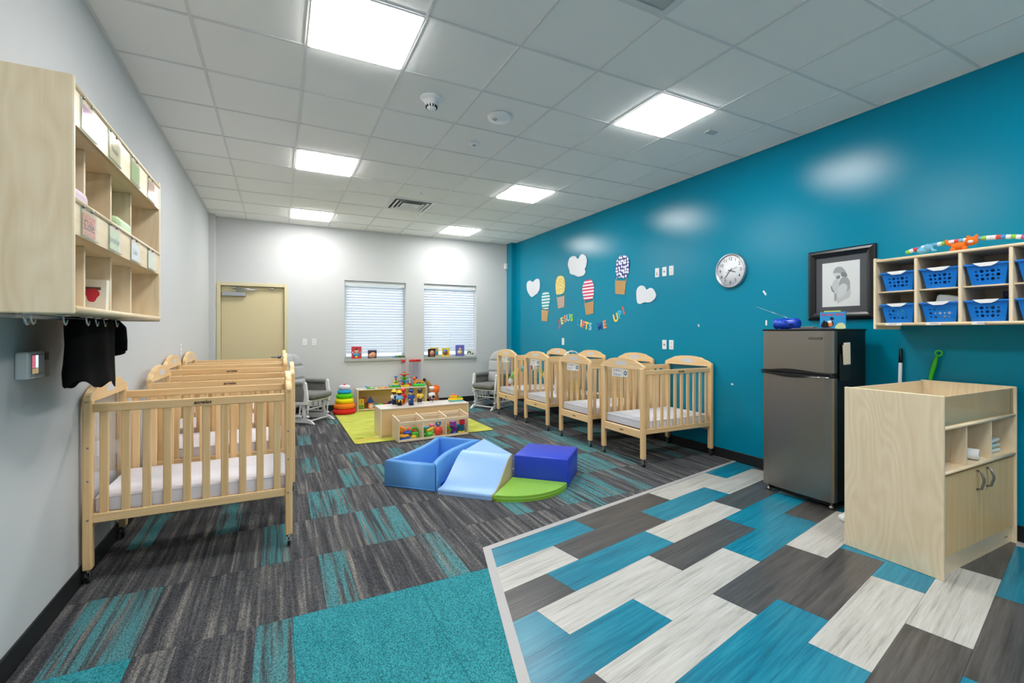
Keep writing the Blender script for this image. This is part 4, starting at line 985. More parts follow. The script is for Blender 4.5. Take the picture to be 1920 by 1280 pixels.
sketch([(560, 650), (620, 615), (670, 650), (660, 720), (600, 800), (540, 800), (545, 700)], plain('sheet_light', (200, 205, 207), 0.8), 0.0131)
sketch([(500, 740), (520, 735), (530, 800), (515, 850), (498, 830)], G2, 0.0128)
sketch([(450, 640), (462, 640), (480, 690), (500, 720), (490, 730), (460, 690)], G3, 0.0131)

# ------------------------------------------------------------------ wall decorations: balloons, clouds, letters
DT = 0.004
def wallshape(bm_pts, t0, t1, cy, cz, k=3, smooth=True):
    pts = [(y - cy, z - cz) for y, z in bm_pts]
    bm = NB(); prism(bm, smooth_poly(pts, k) if smooth else pts, -t1, -t0, 'YZ'); return bm
clouds = {'A': [(7.871, 2.273), (7.843, 2.339), (7.743, 2.362), (7.634, 2.324), (7.531, 2.359), (7.437, 2.365), (7.371, 2.321), (7.371, 2.173), (7.456, 2.096), (7.531, 2.073), (7.657, 2.04), (7.743, 2.079), (7.843, 2.174)],
          'B': [(6.435, 2.511), (6.396, 2.589), (6.309, 2.617), (6.223, 2.605), (6.147, 2.548), (6.084, 2.6), (6.016, 2.607), (5.941, 2.563), (5.909, 2.488), (5.936, 2.397), (5.968, 2.362), (5.941, 2.319), (6.002, 2.271), (6.139, 2.262), (6.251, 2.303), (6.367, 2.336), (6.396, 2.406), (6.426, 2.459)],
          'C': [(4.787, 1.872), (4.777, 1.946), (4.723, 1.985), (4.675, 1.986), (4.629, 1.966), (4.595, 1.924), (4.537, 1.943), (4.483, 1.928), (4.439, 1.879), (4.425, 1.833), (4.456, 1.79), (4.537, 1.756), (4.647, 1.763), (4.713, 1.744), (4.771, 1.77)]}
cl = {'A': 'white paper cloud farthest left on the teal wall', 'B': 'largest white paper cloud, high between the balloons', 'C': 'white paper cloud right of the balloons below the wall plates'}
m_cloud = plain('cloud_white', (224, 228, 234), 0.35)
for k, pts in clouds.items():
    cy, cz = sum(p[0] for p in pts) / len(pts), sum(p[1] for p in pts) / len(pts)
    solo('paper_cloud', cl[k], 'cloud cutout', wallshape(pts, 0.006, 0.012, cy, cz), m_cloud, (XR, cy, cz), 'paper clouds')
balls = {'teal': ([(7.309, 1.983), (7.284, 2.064), (7.22, 2.1), (7.098, 2.09), (7.036, 2.051), (7.012, 1.964), (7.046, 1.859), (7.081, 1.789), (7.263, 1.801), (7.299, 1.872)], [(7.309, 1.777), (7.063, 1.756), (7.108, 1.563), (7.306, 1.579)], stripes('balloon_teal', (232, 240, 240), (40, 160, 170), 'Z', 18.0), (192, 158, 112), 'paper hot air balloon with teal stripes'),
         'yellow': ([(6.83, 2.196), (6.781, 2.314), (6.67, 2.34), (6.561, 2.29), (6.531, 2.169), (6.577, 2.037), (6.781, 2.022), (6.813, 2.09)], [(6.788, 1.97), (6.546, 1.984), (6.555, 1.795), (6.743, 1.777)], dots('balloon_yellow', (224, 190, 50), (246, 240, 190), 30, 0.36), (190, 168, 150), 'paper hot air balloon in speckled yellow'),
         'red': ([(6.037, 2.044), (5.989, 2.158), (5.883, 2.19), (5.793, 2.17), (5.735, 2.08), (5.735, 2.003), (5.768, 1.89), (5.968, 1.872), (6.01, 1.946)], [(5.981, 1.821), (5.735, 1.85), (5.742, 1.658), (5.936, 1.635)], stripes('balloon_red', (240, 236, 240), (208, 52, 100), 'Z', 20.0), (186, 148, 100), 'paper hot air balloon with crimson stripes'),
         'navy': ([(5.225, 2.292), (5.203, 2.375), (5.138, 2.444), (5.064, 2.443), (4.981, 2.421), (4.93, 2.338), (4.94, 2.242), (4.991, 2.131), (5.181, 2.151), (5.214, 2.205)], [(5.232, 2.109), (4.997, 2.083), (5.032, 1.893), (5.229, 1.919)], dots('balloon_navy', (40, 50, 130), (238, 240, 248), 22, 0.40), (186, 148, 96), 'paper hot air balloon with white dots on navy')}
for k, (env, bas, m_env, bc, lb) in balls.items():
    cy = sum(p[0] for p in env) / len(env); cz = sum(p[1] for p in bas) / len(bas)
    t = thing('paper_balloon', lb, 'balloon cutout', (XR, cy, cz), 0, 'paper hot air balloons')
    obj('envelope', wallshape(env, 0.004, 0.008, cy, cz), m_env, t)
    obj('basket', wallshape(bas, 0.004, 0.008, cy, cz, 1, False), plain('kraft_%s' % k, bc, 0.8), t)
    lo = sorted(env, key=lambda p: p[1])[:2]; hi = sorted(bas, key=lambda p: -p[1])[:2]
    for a, b_ in zip(sorted(lo), sorted(hi)):
        bm = NB(); da, db = (a[0] - cy, a[1] - cz), (b_[0] - cy, b_[1] - cz)
        prism(bm, [(da[0] - 0.006, da[1] + 0.02), (da[0] + 0.006, da[1] + 0.02), (db[0] + 0.006, db[1] - 0.01), (db[0] - 0.006, db[1] - 0.01)], -0.0035, -0.002, 'YZ'); obj('rope', bm, plain('kraft_rope', (188, 150, 100), 0.8), t)
letters = [('J', 6.713, 1.521, 12, (226, 84, 92)), ('E', 6.629, 1.556, 14, (246, 224, 120)), ('S', 6.531, 1.590, 14, (242, 150, 96)), ('U', 6.435, 1.606, 6, (130, 210, 232)), ('S', 6.341, 1.603, 4, (160, 220, 40)),
           ('L', 6.143, 1.528, -8, (20, 150, 214)), ('I', 6.070, 1.506, -6, (246, 224, 110)), ('F', 6.012, 1.483, -10, (238, 116, 100)), ('T', 5.927, 1.465, -10, (246, 214, 90)), ('S', 5.830, 1.452, -6, (140, 208, 232)),
           ('M', 5.590, 1.453, 10, (10, 90, 180)), ('E', 5.476, 1.476, 12, (244, 146, 84)), ('U', 5.221, 1.571, 18, (246, 208, 80)), ('P', 5.129, 1.614, 20, (60, 186, 224)), ('!', 5.055, 1.668, 22, (224, 104, 84))]
words = ['JESUS'] * 5 + ['LIFTS'] * 5 + ['ME'] * 2 + ['UP!'] * 3
seen = {}
for (ch, y, z, a, c), wd in zip(letters, words):
    n = seen.get((wd, ch), 0); seen[(wd, ch)] = n + 1
    bm = text_bm(ch, 0.155, 0.004, bold=0.006)
    bmesh.ops.transform(bm, matrix=Matrix.Translation((-0.003, 0, 0)) @ FACE['right'] @ Matrix.Rotation(math.radians(a), 4, 'Z'), verts=bm.verts[:])
    nm = {'!': 'exclamation mark'}.get(ch, 'letter ' + ch)
    lab = 'cut-out %s in the word %s on the teal wall' % (nm, wd) if wd != 'JESUS' or ch != 'S' else 'cut-out %s letter S in the word JESUS on the teal wall' % ('orange' if n == 0 else 'lime green')
    solo('paper_letter', lab, 'letter', bm, plain('letter_%d_%d_%d' % c, c, 0.6), (XR, y, z), 'paper letters')
# adhesive strips left on the wall
for k, (y, z, a, lb) in enumerate(((2.954, 1.757, 35, 'tilted white adhesive strip on teal wall left of the antenna'), (2.937, 1.459, 0, 'upright white adhesive strip just above the fridge corner'), (3.763, 1.444, 20, 'tiny white strip on teal wall below the clock'), (3.322, 0.812, 80, 'small white strip on teal wall beside the nearest right crib'))):
    bm = NB(); bx(bm, -0.003, 0.0, -0.009, 0.009, -0.026 + 0.012 * (k > 1), 0.026 - 0.012 * (k > 1), 0.001, 1, RX(math.radians(-a)))
    solo('adhesive_strip', lb, 'strip', bm, m_white, (XR, y, z), 'adhesive strips')
# board on the wall at the picture's right edge
bm = NB(); bx(bm, -0.012, 0, -0.17, 0.17, -0.165, 0.165, 0.003); solo('wall_board', 'pale board on teal wall at the right edge of the picture', 'board', bm, plain('board_mint', (206, 228, 222), 0.4), (XR, 0.905, 1.135))

# ------------------------------------------------------------------ refrigerator
FX, FY0, FY1, FH = 3.760, 2.022, 2.598, 1.391
t = thing('refrigerator', 'black and stainless two-door refrigerator against the teal wall', 'refrigerator', (4.0, 2.31, 0))
ss, nt, b = base_mat('stainless'); b.inputs['Base Color'].default_value = lin((150, 146, 140)); b.inputs['Metallic'].default_value = 1.0
tc = nd(nt, 'ShaderNodeTexCoord'); mp = nd(nt, 'ShaderNodeMapping'); mp.inputs['Scale'].default_value = (1, 2.0, 400); nt.links.new(tc.outputs['Object'], mp.inputs[0])
no = nd(nt, 'ShaderNodeTexNoise'); no.inputs['Scale'].default_value = 1; nt.links.new(mp.outputs[0], no.inputs['Vector'])
mr = nd(nt, 'ShaderNodeMapRange'); mr.inputs['To Min'].default_value = 0.30; mr.inputs['To Max'].default_value = 0.42; nt.links.new(no.outputs['Fac'], mr.inputs['Value']); nt.links.new(mr.outputs[0], b.inputs['Roughness'])
m_fblk = plain('fridge_black', (10, 11, 13), 0.38, 0, 0.4, 0.3, 500)
def fput(name, mat, *boxes, bev=0.0, seg=1, par=None):
    bm = NB()
    for q in boxes: bx(bm, *q, bev, seg)
    return obj(name, bm, mat, par or t, world=True)
fput('cabinet', m_fblk, (FX + 0.062, 4.225, FY0 + 0.004, FY1 - 0.004, 0.055, FH - 0.012), bev=0.006, seg=2)
fput('top_cover', m_fblk, (FX + 0.004, 4.232, FY0 - 0.002, FY1 + 0.002, FH - 0.014, FH), bev=0.004)
def fdoor(z0, z1):
    bm = NB(); poly = [(FX + 0.058, FY0), (FX + 0.020, FY0), (FX + 0.006, FY0 + 0.012), (FX - 0.002, FY0 + 0.06), (FX - 0.006, (FY0 + FY1) / 2), (FX - 0.002, FY1 - 0.06), (FX + 0.006, FY1 - 0.012), (FX + 0.020, FY1), (FX + 0.058, FY1)]
    prism(bm, poly, z0, z1, 'XY', smooth=False); return obj('door', bm, ss, t, world=True)
d1 = fdoor(1.050, FH - 0.016); d2 = fdoor(0.060, 1.012)
fput('door_gasket', m_fblk, (FX + 0.030, FX + 0.062, FY0 + 0.004, FY1 - 0.004, 0.066, FH - 0.02))
def grip(zc, up, par):
    bm = NB(); poly = []
    n = 14
    for k in range(n + 1): poly.append((FY1 - (FY1 - FY0) * k / n, zc + up * (0.012 + 0.022 * math.sin(PI * k / n) ** 2 * (1.4 - k / n))))
    poly += [(FY0, zc), (FY1, zc)]
    prism(bm, poly, FX - 0.014, FX + 0.03, 'YZ', 0.003); obj('door_handle', bm, m_black, par, world=True)
grip(1.034, 1, d1); grip(1.028, -1, d2)
bm = NB(); tube(bm, [(FX - 0.016, FY0 + 0.02, 1.016), (FX - 0.016, FY0 + 0.20, 1.010)], 0.003, 6); obj('handle_trim', bm, m_chrome, d2, world=True)
fput('brand_plate', m_black, (FX - 0.0075, FX - 0.003, FY0 + 0.075, FY0 + 0.175, 1.310, 1.325), bev=0.001, par=d1)
lettering('THOMSON', 0.013, m_chrome, d1, 'right', (FX - 0.0082, FY0 + 0.125, 1.3175), depth=0.0006, width=0.088)
for yy in (FY0 + 0.035, FY1 - 0.035):
    bm = NB(); lathe(bm, [(0, 0), (0.018, 0), (0.018, 0.02), (0.010, 0.024), (0.010, 0.058), (0, 0.058)], 14, (FX + 0.045, yy, 0)); obj('foot', bm, m_steel, t, world=True)
    bm = NB(); lathe(bm, [(0, 0), (0.018, 0), (0.018, 0.058), (0, 0.058)], 14, (4.19, yy, 0)); obj('foot', bm, m_black, t, world=True)
fput('kick_plate', m_black, (FX + 0.075, FX + 0.085, FY0 + 0.01, FY1 - 0.01, 0.012, 0.058))
fput('hinge', m_steel, (FX + 0.02, FX + 0.06, FY0 + 0.006, FY0 + 0.03, 1.026, 1.036))
# paper pocket on the side
t = thing('paper_pocket', 'black magnetic pocket with white papers on the refrigerator side', 'folder', (3.90, FY0 - 0.002, 1.12))
bm = NB(); bx(bm, -0.065, 0.075, -0.010, 0.0, -0.13, 0.08, 0.002); obj('pocket', bm, m_black, t)
bm = NB(); bx(bm, -0.02, 0.065, -0.015, -0.011, -0.005, 0.165, 0, 1, RY(-0.03)); pp = obj('paper', bm, m_paper, t)
bm = NB(); bx(bm, -0.04, 0.05, -0.0195, -0.0155, 0.0, 0.15, 0, 1, RY(-0.08)); obj('paper', bm, plain('paper_cream', (226, 220, 200), 0.7), t)
bm = NB(); ball(bm, (0.005, -0.0158, 0.135), 0.010, 0.0008, 0.012); ball(bm, (0.025, -0.0158, 0.138), 0.010, 0.0008, 0.010); obj('butterfly_print', bm, plain('print_green', (90, 130, 100), 0.6), pp)
# things on top of the fridge
t = thing('blue_speaker', 'blue cylindrical radio with a long antenna on the refrigerator', 'radio', (3.905, 2.470, FH))
m_rad = plain('radio_blue', (18, 70, 200), 0.25)
bm = NB(); lathe(bm, [(0, -0.10), (0.040, -0.10), (0.046, -0.092), (0.047, 0.0), (0.046, 0.062), (0.043, 0.066), (0.043, 0.072), (0.046, 0.076), (0.046, 0.092), (0.040, 0.10), (0, 0.10)], 32, (0, 0, 0.0475), 'Y'); obj('case', bm, m_rad, t)
bm = NB(); lathe(bm, [(0, 0.1005), (0.036, 0.1005), (0.034, 0.1035), (0, 0.1045)], 28, (0, 0, 0.0475), 'Y'); obj('speaker_grille', bm, m_black, t)
bm = NB(); bx(bm, -0.049, -0.044, -0.085, -0.045, 0.036, 0.046, 0.002); obj('button', bm, m_black, t)
bm = NB(); bx(bm, -0.0495, -0.044, -0.03, -0.012, 0.060, 0.066, 0.001); obj('button', bm, m_black, t)
bm = NB(); tube(bm, [(-0.035, -0.085, 0.075), (-0.07, 0.235, 0.205)], [0.0022, 0.0014], 6); obj('antenna', bm, m_chrome, t)
for s in (-1, 1):
    bm = NB(); bx(bm, -0.03, -0.015, s * 0.05 - 0.01, s * 0.05 + 0.01, 0.0, 0.008, 0.002); obj('foot', bm, m_rad, t)
t = thing('paper_tray', 'flat grey clipboard with clip lying on the refrigerator front edge', 'clipboard', (3.86, 2.235, FH))
bm = NB(); bx(bm, -0.08, 0.10, -0.115, 0.115, 0, 0.008, 0.002); obj('board', bm, plain('clip_grey', (100, 102, 108), 0.5), t)
bm = NB(); bx(bm, -0.07, -0.01, -0.05, 0.05, 0.008, 0.020, 0.004); obj('clip', bm, m_steel, t)
t = thing('picture_book', 'blue picture book with a penguin standing on the refrigerator', 'book', (4.02, 2.165, FH), 0.12)
bm = NB(); bx(bm, 0, 0.014, -0.092, 0.092, 0, 0.140, 0.001); bc = obj('cover', bm, plain('book_blue', (40, 150, 214), 0.35), t)
bm = NB(); bx(bm, 0.016, 0.026, -0.05, 0.068, 0, 0.150); obj('back_sheet', bm, plain('book_lime', (190, 206, 70), 0.5), t)
lettering('Sing Stars & Play', 0.024, plain('book_red', (214, 50, 60), 0.5), bc, 'right', (-0.0006, 0, 0.118), world=False, depth=0.0006, bold=0.0006, width=0.165)
def bprint(pts, mat, x0=-0.0010):
    bm = NB(); prism(bm, smooth_poly(pts, 3), x0, 0.0, 'YZ'); obj('cover_print', bm, mat, bc)
bprint([(0.085, 0.02), (0.06, 0.075), (0.05, 0.06), (0.0, 0.065), (-0.005, 0.03), (0.03, 0.012)], m_black)
bprint([(0.03, 0.045), (0.005, 0.055), (0.0, 0.03), (0.02, 0.02)], plain('print_orange', (236, 130, 50), 0.5), -0.0014)
bprint([(0.035, 0.065), (0.012, 0.07), (0.005, 0.055), (0.028, 0.048)], m_paper, -0.0016)
bprint([(-0.02, 0.005), (-0.035, 0.04), (-0.06, 0.05), (-0.085, 0.04), (-0.09, 0.005)], plain('print_pale', (214, 226, 170), 0.5))
bprint([(0.015, 0.095), (-0.005, 0.095), (-0.01, 0.075), (0.012, 0.075)], m_black, -0.0012)

# ------------------------------------------------------------------ changing table
KX0, KX1, KY0, KY1, KH = 3.245, 4.262, 1.180, 1.677, 1.014
t = thing('changing_table', 'birch changing table with open cubbies and two doors', 'changing table', ((KX0 + KX1) / 2, (KY0 + KY1) / 2, 0))
def kput(name, mat, *boxes, bev=0.0, seg=1, par=None):
    bm = NB()
    for q in boxes: bx(bm, *q, bev, seg)
    return obj(name, bm, mat, par or t, world=True)
kput('side_panel', m_birch, (KX0, KX0 + 0.019, KY0, KY1, 0.0, KH), bev=0.004, seg=2)
kput('side_panel', m_birch, (KX1 - 0.019, KX1, KY0, KY1, 0.0, KH), bev=0.004, seg=2)
kput('back_panel', m_birchx, (KX0 + 0.019, KX1 - 0.019, KY1 - 0.014, KY1 - 0.002, 0.02, KH - 0.006), bev=0.002)
kput('changing_top', m_birchx, (KX0 + 0.019, KX1 - 0.019, KY0 + 0.012, KY1 - 0.014, 0.822, 0.838))
kput('front_guard', clear('guard_acrylic', (226, 224, 210), 0.86, 0.06), (KX0 + 0.019, KX1 - 0.019, KY0 + 0.014, KY0 + 0.020, 0.838, KH - 0.012))
kput('corner_block', m_birch, (KX1 - 0.05, KX1 - 0.019, KY0 + 0.021, KY0 + 0.033, 0.838, KH - 0.012))
for zz in (0.830, 0.582):
    bm = NB(); tube(bm, [(KX0 + 0.019, KY0 + 0.010, zz), (KX1 - 0.019, KY0 + 0.010, zz)], 0.010, 10); obj('round_edge', bm, m_birchx, t, world=True)
kput('shelf', m_birchx, (KX0 + 0.019, KX1 - 0.019, KY0 + 0.010, KY1 - 0.014, 0.574, 0.591))
for xx in (3.565, 3.905): kput('divider', m_birch, (xx - 0.008, xx + 0.008, KY0 + 0.012, KY1 - 0.014, 0.591, 0.822), bev=0.002)
kput('toe_kick', m_birchx, (KX0 + 0.019, KX1 - 0.019, KY0 + 0.030, KY0 + 0.046, 0.0, 0.112))
kput('cabinet_floor', m_birchx, (KX0 + 0.019, KX1 - 0.019, KY0 + 0.030, KY1 - 0.014, 0.112, 0.124))
kput('maker_plate', m_steel, (KX1 - 0.10, KX1 - 0.055, KY0 + 0.0288, KY0 + 0.031, 0.040, 0.050))
for x0, x1, hx in ((KX0 + 0.021, 3.754, 3.690), (3.757, KX1 - 0.021, 3.825)):
    d = kput('door', m_maple, (x0, x1, KY0 + 0.010, KY0 + 0.028, 0.118, 0.560), bev=0.002)
    bm = NB(); tube(bm, [(hx, KY0 + 0.010, 0.545), (hx, KY0 - 0.010, 0.540), (hx, KY0 - 0.022, 0.500), (hx, KY0 - 0.022, 0.485), (hx, KY0 - 0.010, 0.440), (hx, KY0 + 0.010, 0.435)], 0.0062, 10); obj('handle', bm, m_steel, d, world=True)
t = thing('paper_roll', 'white paper roll lying in the middle cubby of the changing table', 'paper roll', (3.735, 1.340, 0.5915))
bm = NB(); lathe(bm, [(0.020, -0.14), (0.033, -0.14), (0.034, 0.0), (0.033, 0.14), (0.020, 0.14), (0.020, -0.14)], 24, (0, 0, 0.034), 'Y'); 
o = obj('roll', bm, m_white, t); t.rotation_euler.z = 0.22
bm = NB(); lathe(bm, [(0.014, -0.138), (0.0195, -0.138), (0.0195, 0.138), (0.014, 0.138), (0.014, -0.138)], 18, (0, 0, 0.034), 'Y'); obj('core', bm, plain('core_dark', (70, 50, 44), 0.8), t)
m_dia = plain('diaper_white', (228, 232, 232), 0.85, 0, 0.2, 0.6, 40); m_dia2 = plain('diaper_mint', (190, 216, 212), 0.85, 0, 0.2, 0.6, 40)
for k in range(3):
    bm = NB(); bx(bm, -0.11, 0.11, -0.07, 0.07, 0, 0.026, 0.012, 3)
    for v in bm.verts: v.co.z += 0.006 * math.sin(v.co.x * 40 + k) * (v.co.z > 0.012)
    solo('diaper', ('folded white diaper at the bottom of the small pile', 'folded mint edged diaper in the middle of the small pile', 'folded white diaper on top of the small pile')[k] + ' in the changing table', 'diaper', bm, (m_dia, m_dia2, m_dia)[k], (4.075, 1.30, 0.5915 + 0.0325 * k), 'folded diapers', 0.03 * k)
# brush handles behind the changing table
t = thing('mop_handle', 'white mop handle with black grip behind the changing table', 'mop', (4.262, 1.822, 0))
def lean(bm, p0, p1, r, n=10): tube(bm, [p0, p1], r, n)
bm = NB(); lean(bm, (-0.03, 0, 0.03), (0.034, 0, 1.13), 0.012); obj('pole', bm, m_white, t)
bm = NB(); tube(bm, [(0.034, 0, 1.13), (0.037, 0, 1.19), (0.0385, 0, 1.235), (0.039, 0, 1.24)], [0.0135, 0.013, 0.010, 0.004], 10); obj('grip', bm, m_black, t)
bm = NB(); bx(bm, -0.05, 0.035, -0.03, 0.12, 0.0, 0.03, 0.008, 2); obj('mop_head', bm, m_dia, t)
t = thing('duster', 'green plastic duster handle sticking up behind the changing table', 'duster', (4.283, 1.610, 0))
m_grn = plain('duster_green', (64, 190, 30), 0.3)
bm = NB(); tube(bm, [(0.0, 0.03, 0.42), (0.0, 0.025, 0.95), (0.003, 0.022, 1.04), (0.005, 0.005, 1.12), (0.006, -0.012, 1.19)], [0.008, 0.009, 0.013, 0.016, 0.009], 12); obj('handle', bm, m_grn, t)
bm = NB(); torus(bm, (0.006, -0.022, 1.212), 0.019, 0.006, 20, 8, 'X'); obj('hang_loop', bm, m_grn, t)
bm = NB(); tube(bm, [(0, 0.03, 0.0), (0, 0.03, 0.1), (0, 0.03, 0.35), (0, 0.03, 0.43)], [0.012, 0.018, 0.018, 0.010], 14); obj('duster_head', bm, m_dia, t)
bm = NB(); bx(bm, -0.05, 0.05, -0.035, 0.035, 0.0, 0.05, 0.02, 3)
for v in bm.verts: v.co += Vector((0.006 * math.sin(v.co.y * 90), 0.006 * math.sin(v.co.x * 80), 0)) 
solo('crumpled_cloth', 'small crumpled white cloth on the floor behind the changing table', 'cloth', bm, m_dia, (3.660, 1.880, 0.001))

# ------------------------------------------------------------------ soft play pieces
SO = Vector((0.838, 4.159, 0)); SA = -PI / 4           # local x = along the front edges, local y = away
m_s1 = plain('foam_blue', (92, 158, 228), 0.36, 0, 0.45, 0.15, 14); m_s2 = plain('foam_sky', (148, 190, 240), 0.34, 0, 0.45, 0.08, 10)
m_s3 = plain('foam_deep', (24, 104, 214), 0.4); m_s4 = plain('foam_royal', (38, 66, 202), 0.36, 0, 0.45, 0.1, 12); m_s5 = plain('foam_green', (138, 190, 66), 0.38, 0, 0.45, 0.1, 12)
m_s6 = plain('foam_tan', (206, 190, 146), 0.45)
def sloc(a, b_): r_ = 2 ** -0.5; return (SO.x + (a + b_) * r_, SO.y + (b_ - a) * r_, 0.0)
t = thing('soft_ball_pit', 'blue open soft play trough with padded walls', 'soft play', sloc(0, 0), SA)
def wallpad(pts_out, pts_in, h, name):
    """padded wall between two plan polylines, rounded on top"""
    bm = NB(); n = len(pts_out); prev = None; r = 0.018
    prof = [(0.0, 0.0), (0.0, h - r), (0.12, h - r * 0.3), (0.5, h), (0.88, h - r * 0.3), (1.0, h - r), (1.0, 0.0)]
    for i in range(n):
        o_, i_ = Vector(pts_out[i]), Vector(pts_in[i])
        ring = [bm.verts.new(((o_.x + (i_.x - o_.x) * s), (o_.y + (i_.y - o_.y) * s), z)) for s, z in prof]
        if prev:
            for k in range(len(ring) - 1):
                f = bm.faces.new((prev[k], prev[k + 1], ring[k + 1], ring[k])); f.smooth = True
        else: bm.faces.new(ring)
        prev = ring
    bm.faces.new(prev[::-1]); return obj(name, bm, m_s1, t)
NL = 14; h0 = 0.235
def bow(k): return math.sin(PI * k / NL)
wallpad([(0.0, 0.0), (0.50, 0.0)], [(0.06, 0.055), (0.44, 0.055)], h0, 'front_wall')
wallpad([(0.0 + 0.055 * bow(k), 1.0 * k / NL) for k in range(NL + 1)], [(0.06 + 0.05 * bow(k), 0.055 + 0.89 * k / NL) for k in range(NL + 1)], h0, 'side_wall')
wallpad([(0.51 - 0.07 * bow(k), 1.0 * k / NL) for k in range(NL + 1)], [(0.44 - 0.065 * bow(k), 0.055 + 0.89 * k / NL) for k in range(NL + 1)], h0, 'side_wall')
wallpad([(0.0, 1.0), (0.51, 1.0)], [(0.06, 0.945), (0.44, 0.945)], h0, 'back_wall')
bm = NB(); bx(bm, 0.02, 0.48, 0.02, 0.98, 0.0, 0.03); obj('trough_floor', bm, m_s3, t)
bm = NB(); tube(bm, [(0.004, -0.003, 0.012), (0.506, -0.003, 0.012)], 0.004, 6); obj('piping', bm, m_s1, t)
t = thing('soft_slide', 'light blue soft play slide with a wavy ramp and tan side', 'soft play', sloc(0.545, -0.04), SA)
def ramp(y):
    y = min(1.0, max(0.0, y)); return 0.045 + 0.205 * (3 * y * y - 2 * y ** 3) if y > 0 else 0.045
prf = [(0, 0), (0, 0.034), (0.006, 0.044), (0.015, 0.047)] + [(0.05 + 0.47 * k / 20, ramp(k / 20)) for k in range(21)] + [(0.525, 0.25), (0.525, 0.0)]
bm = NB(); prism(bm, prf, 0.0, 0.482, 'YZ'); 
for f in bm.faces:
    if len(f.verts) == 4: f.smooth = abs(f.normal.x) < 0.1 and f.normal.z > 0.2
obj('ramp', bm, m_s2, t)
bm = NB(); prism(bm, [(y, max(0.0, z - 0.004)) for y, z in prf], 0.4825, 0.488, 'YZ'); obj('side_facing', bm, m_s6, t, 'tan side of the slide')
t = thing('soft_platform', 'light blue soft play triangle platform behind the slide', 'soft play', sloc(0.558, 0.492), SA)
bm = NB(); prism(bm, [(0, 0), (0.475, 0), (0.0, 0.490)], 0.0, 0.25, 'XY', 0.010); obj('cushion', bm, m_s2, t)
bm = NB(); tube(bm, [(0.004, -0.002, 0.246), (0.47, -0.002, 0.246)], 0.003, 6); obj('piping', bm, m_s2, t)
t = thing('soft_mat', 'green quarter-circle soft play mat', 'soft play', sloc(1.045, 0.455), SA)
qc = [(0, 0)] + [(0.505 * math.cos(a), -0.505 * math.sin(a)) for a in [PI / 2 * k / 24 for k in range(25)]]
bm = NB(); prism(bm, qc, 0.0, 0.052, 'XY', 0.012, True); obj('cushion', bm, m_s5, t)
bm = NB(); tube(bm, [(0.506 * math.cos(a), -0.506 * math.sin(a), 0.026) for a in [PI / 2 * k / 24 for k in range(25)]], 0.003, 6); obj('piping', bm, m_s5, t)
t = thing('soft_block', 'royal blue soft play block beside the green mat', 'soft play', sloc(1.058, 0.462), SA)
bm = NB(); bx(bm, 0, 0.50, 0, 0.475, 0, 0.25, 0.014, 3)
for f in bm.faces: f.smooth = True
obj('cushion', bm, m_s4, t)
bm = NB(); tube(bm, [(0.01, -0.001, 0.015), (0.49, -0.001, 0.015)], 0.003, 6); obj('piping', bm, m_s4, t)

# ------------------------------------------------------------------ rug and low shelves
t = thing('green_rug', 'lime green rug with a dark bound edge under the toy shelves', 'rug', (1.76, 7.05, 0.001))
def rrect(x0, x1, y0, y1, r, n=6):
    out = []
    for cx, cy, a0 in ((x1 - r, y1 - r, 0), (x0 + r, y1 - r, PI / 2), (x0 + r, y0 + r, PI), (x1 - r, y0 + r, 1.5 * PI)):
        out += [(cx + r * math.cos(a0 + PI / 2 * k / n), cy + r * math.sin(a0 + PI / 2 * k / n)) for k in range(n + 1)]
    return out
rg_m, nt, b = base_mat('rug_green')
tc = nd(nt, 'ShaderNodeTexCoord'); n1 = nd(nt, 'ShaderNodeTexNoise'); n1.inputs['Scale'].default_value = 5; n1.inputs['Detail'].default_value = 4; nt.links.new(tc.outputs['Object'], n1.inputs['Vector'])
rp = nd(nt, 'ShaderNodeValToRGB'); rp.color_ramp.elements[0].position = 0.3; rp.color_ramp.elements[0].color = lin((176, 182, 66)); rp.color_ramp.elements[1].position = 0.7; rp.color_ramp.elements[1].color = lin((204, 208, 96)); nt.links.new(n1.outputs['Fac'], rp.inputs[0]); nt.links.new(rp.outputs[0], b.inputs['Base Color']); b.inputs['Roughness'].default_value = 0.95
n2 = nd(nt, 'ShaderNodeTexNoise'); n2.inputs['Scale'].default_value = 260; nt.links.new(tc.outputs['Object'], n2.inputs['Vector']); bp = nd(nt, 'ShaderNodeBump'); bp.inputs['Strength'].default_value = 0.4; bp.inputs['Distance'].default_value = 0.003; nt.links.new(n2.outputs['Fac'], bp.inputs['Height']); nt.links.new(bp.outputs[0], b.inputs['Normal'])
bm = NB(); prism(bm, rrect(-0.93, 0.93, -1.20, 1.26, 0.06), 0, 0.007); rug = obj('pile', bm, rg_m, t)
bm = NB(); e_ = rrect(-0.935, 0.935, -1.205, 1.265, 0.065); tube(bm, [(x, y, 0.0035) for x, y in e_ + e_[:2]], 0.0035, 6); obj('binding', bm, plain('rug_brown', (80, 66, 40), 0.9), t)
for nm, pts, c in (('rug_print', [(-0.90, -1.06), (-0.62, -1.02), (-0.55, -0.98), (-0.88, -1.0)], (206, 176, 70)), ('rug_print', [(-0.66, -0.90), (-0.58, -0.86), (-0.50, -0.90), (-0.56, -0.95)], (226, 222, 170)), ('rug_print', [(-0.90, -0.90), (-0.80, -0.86), (-0.78, -0.92), (-0.86, -0.95)], (150, 160, 50))):
    bm = NB(); prism(bm, smooth_poly(pts, 4), 0.007, 0.0078); obj(nm, bm, plain('rugp_%d_%d_%d' % c, c, 0.95), rug)
m_lam = plain('laminate_top', (226, 216, 206), 0.25, 0, 0.5)
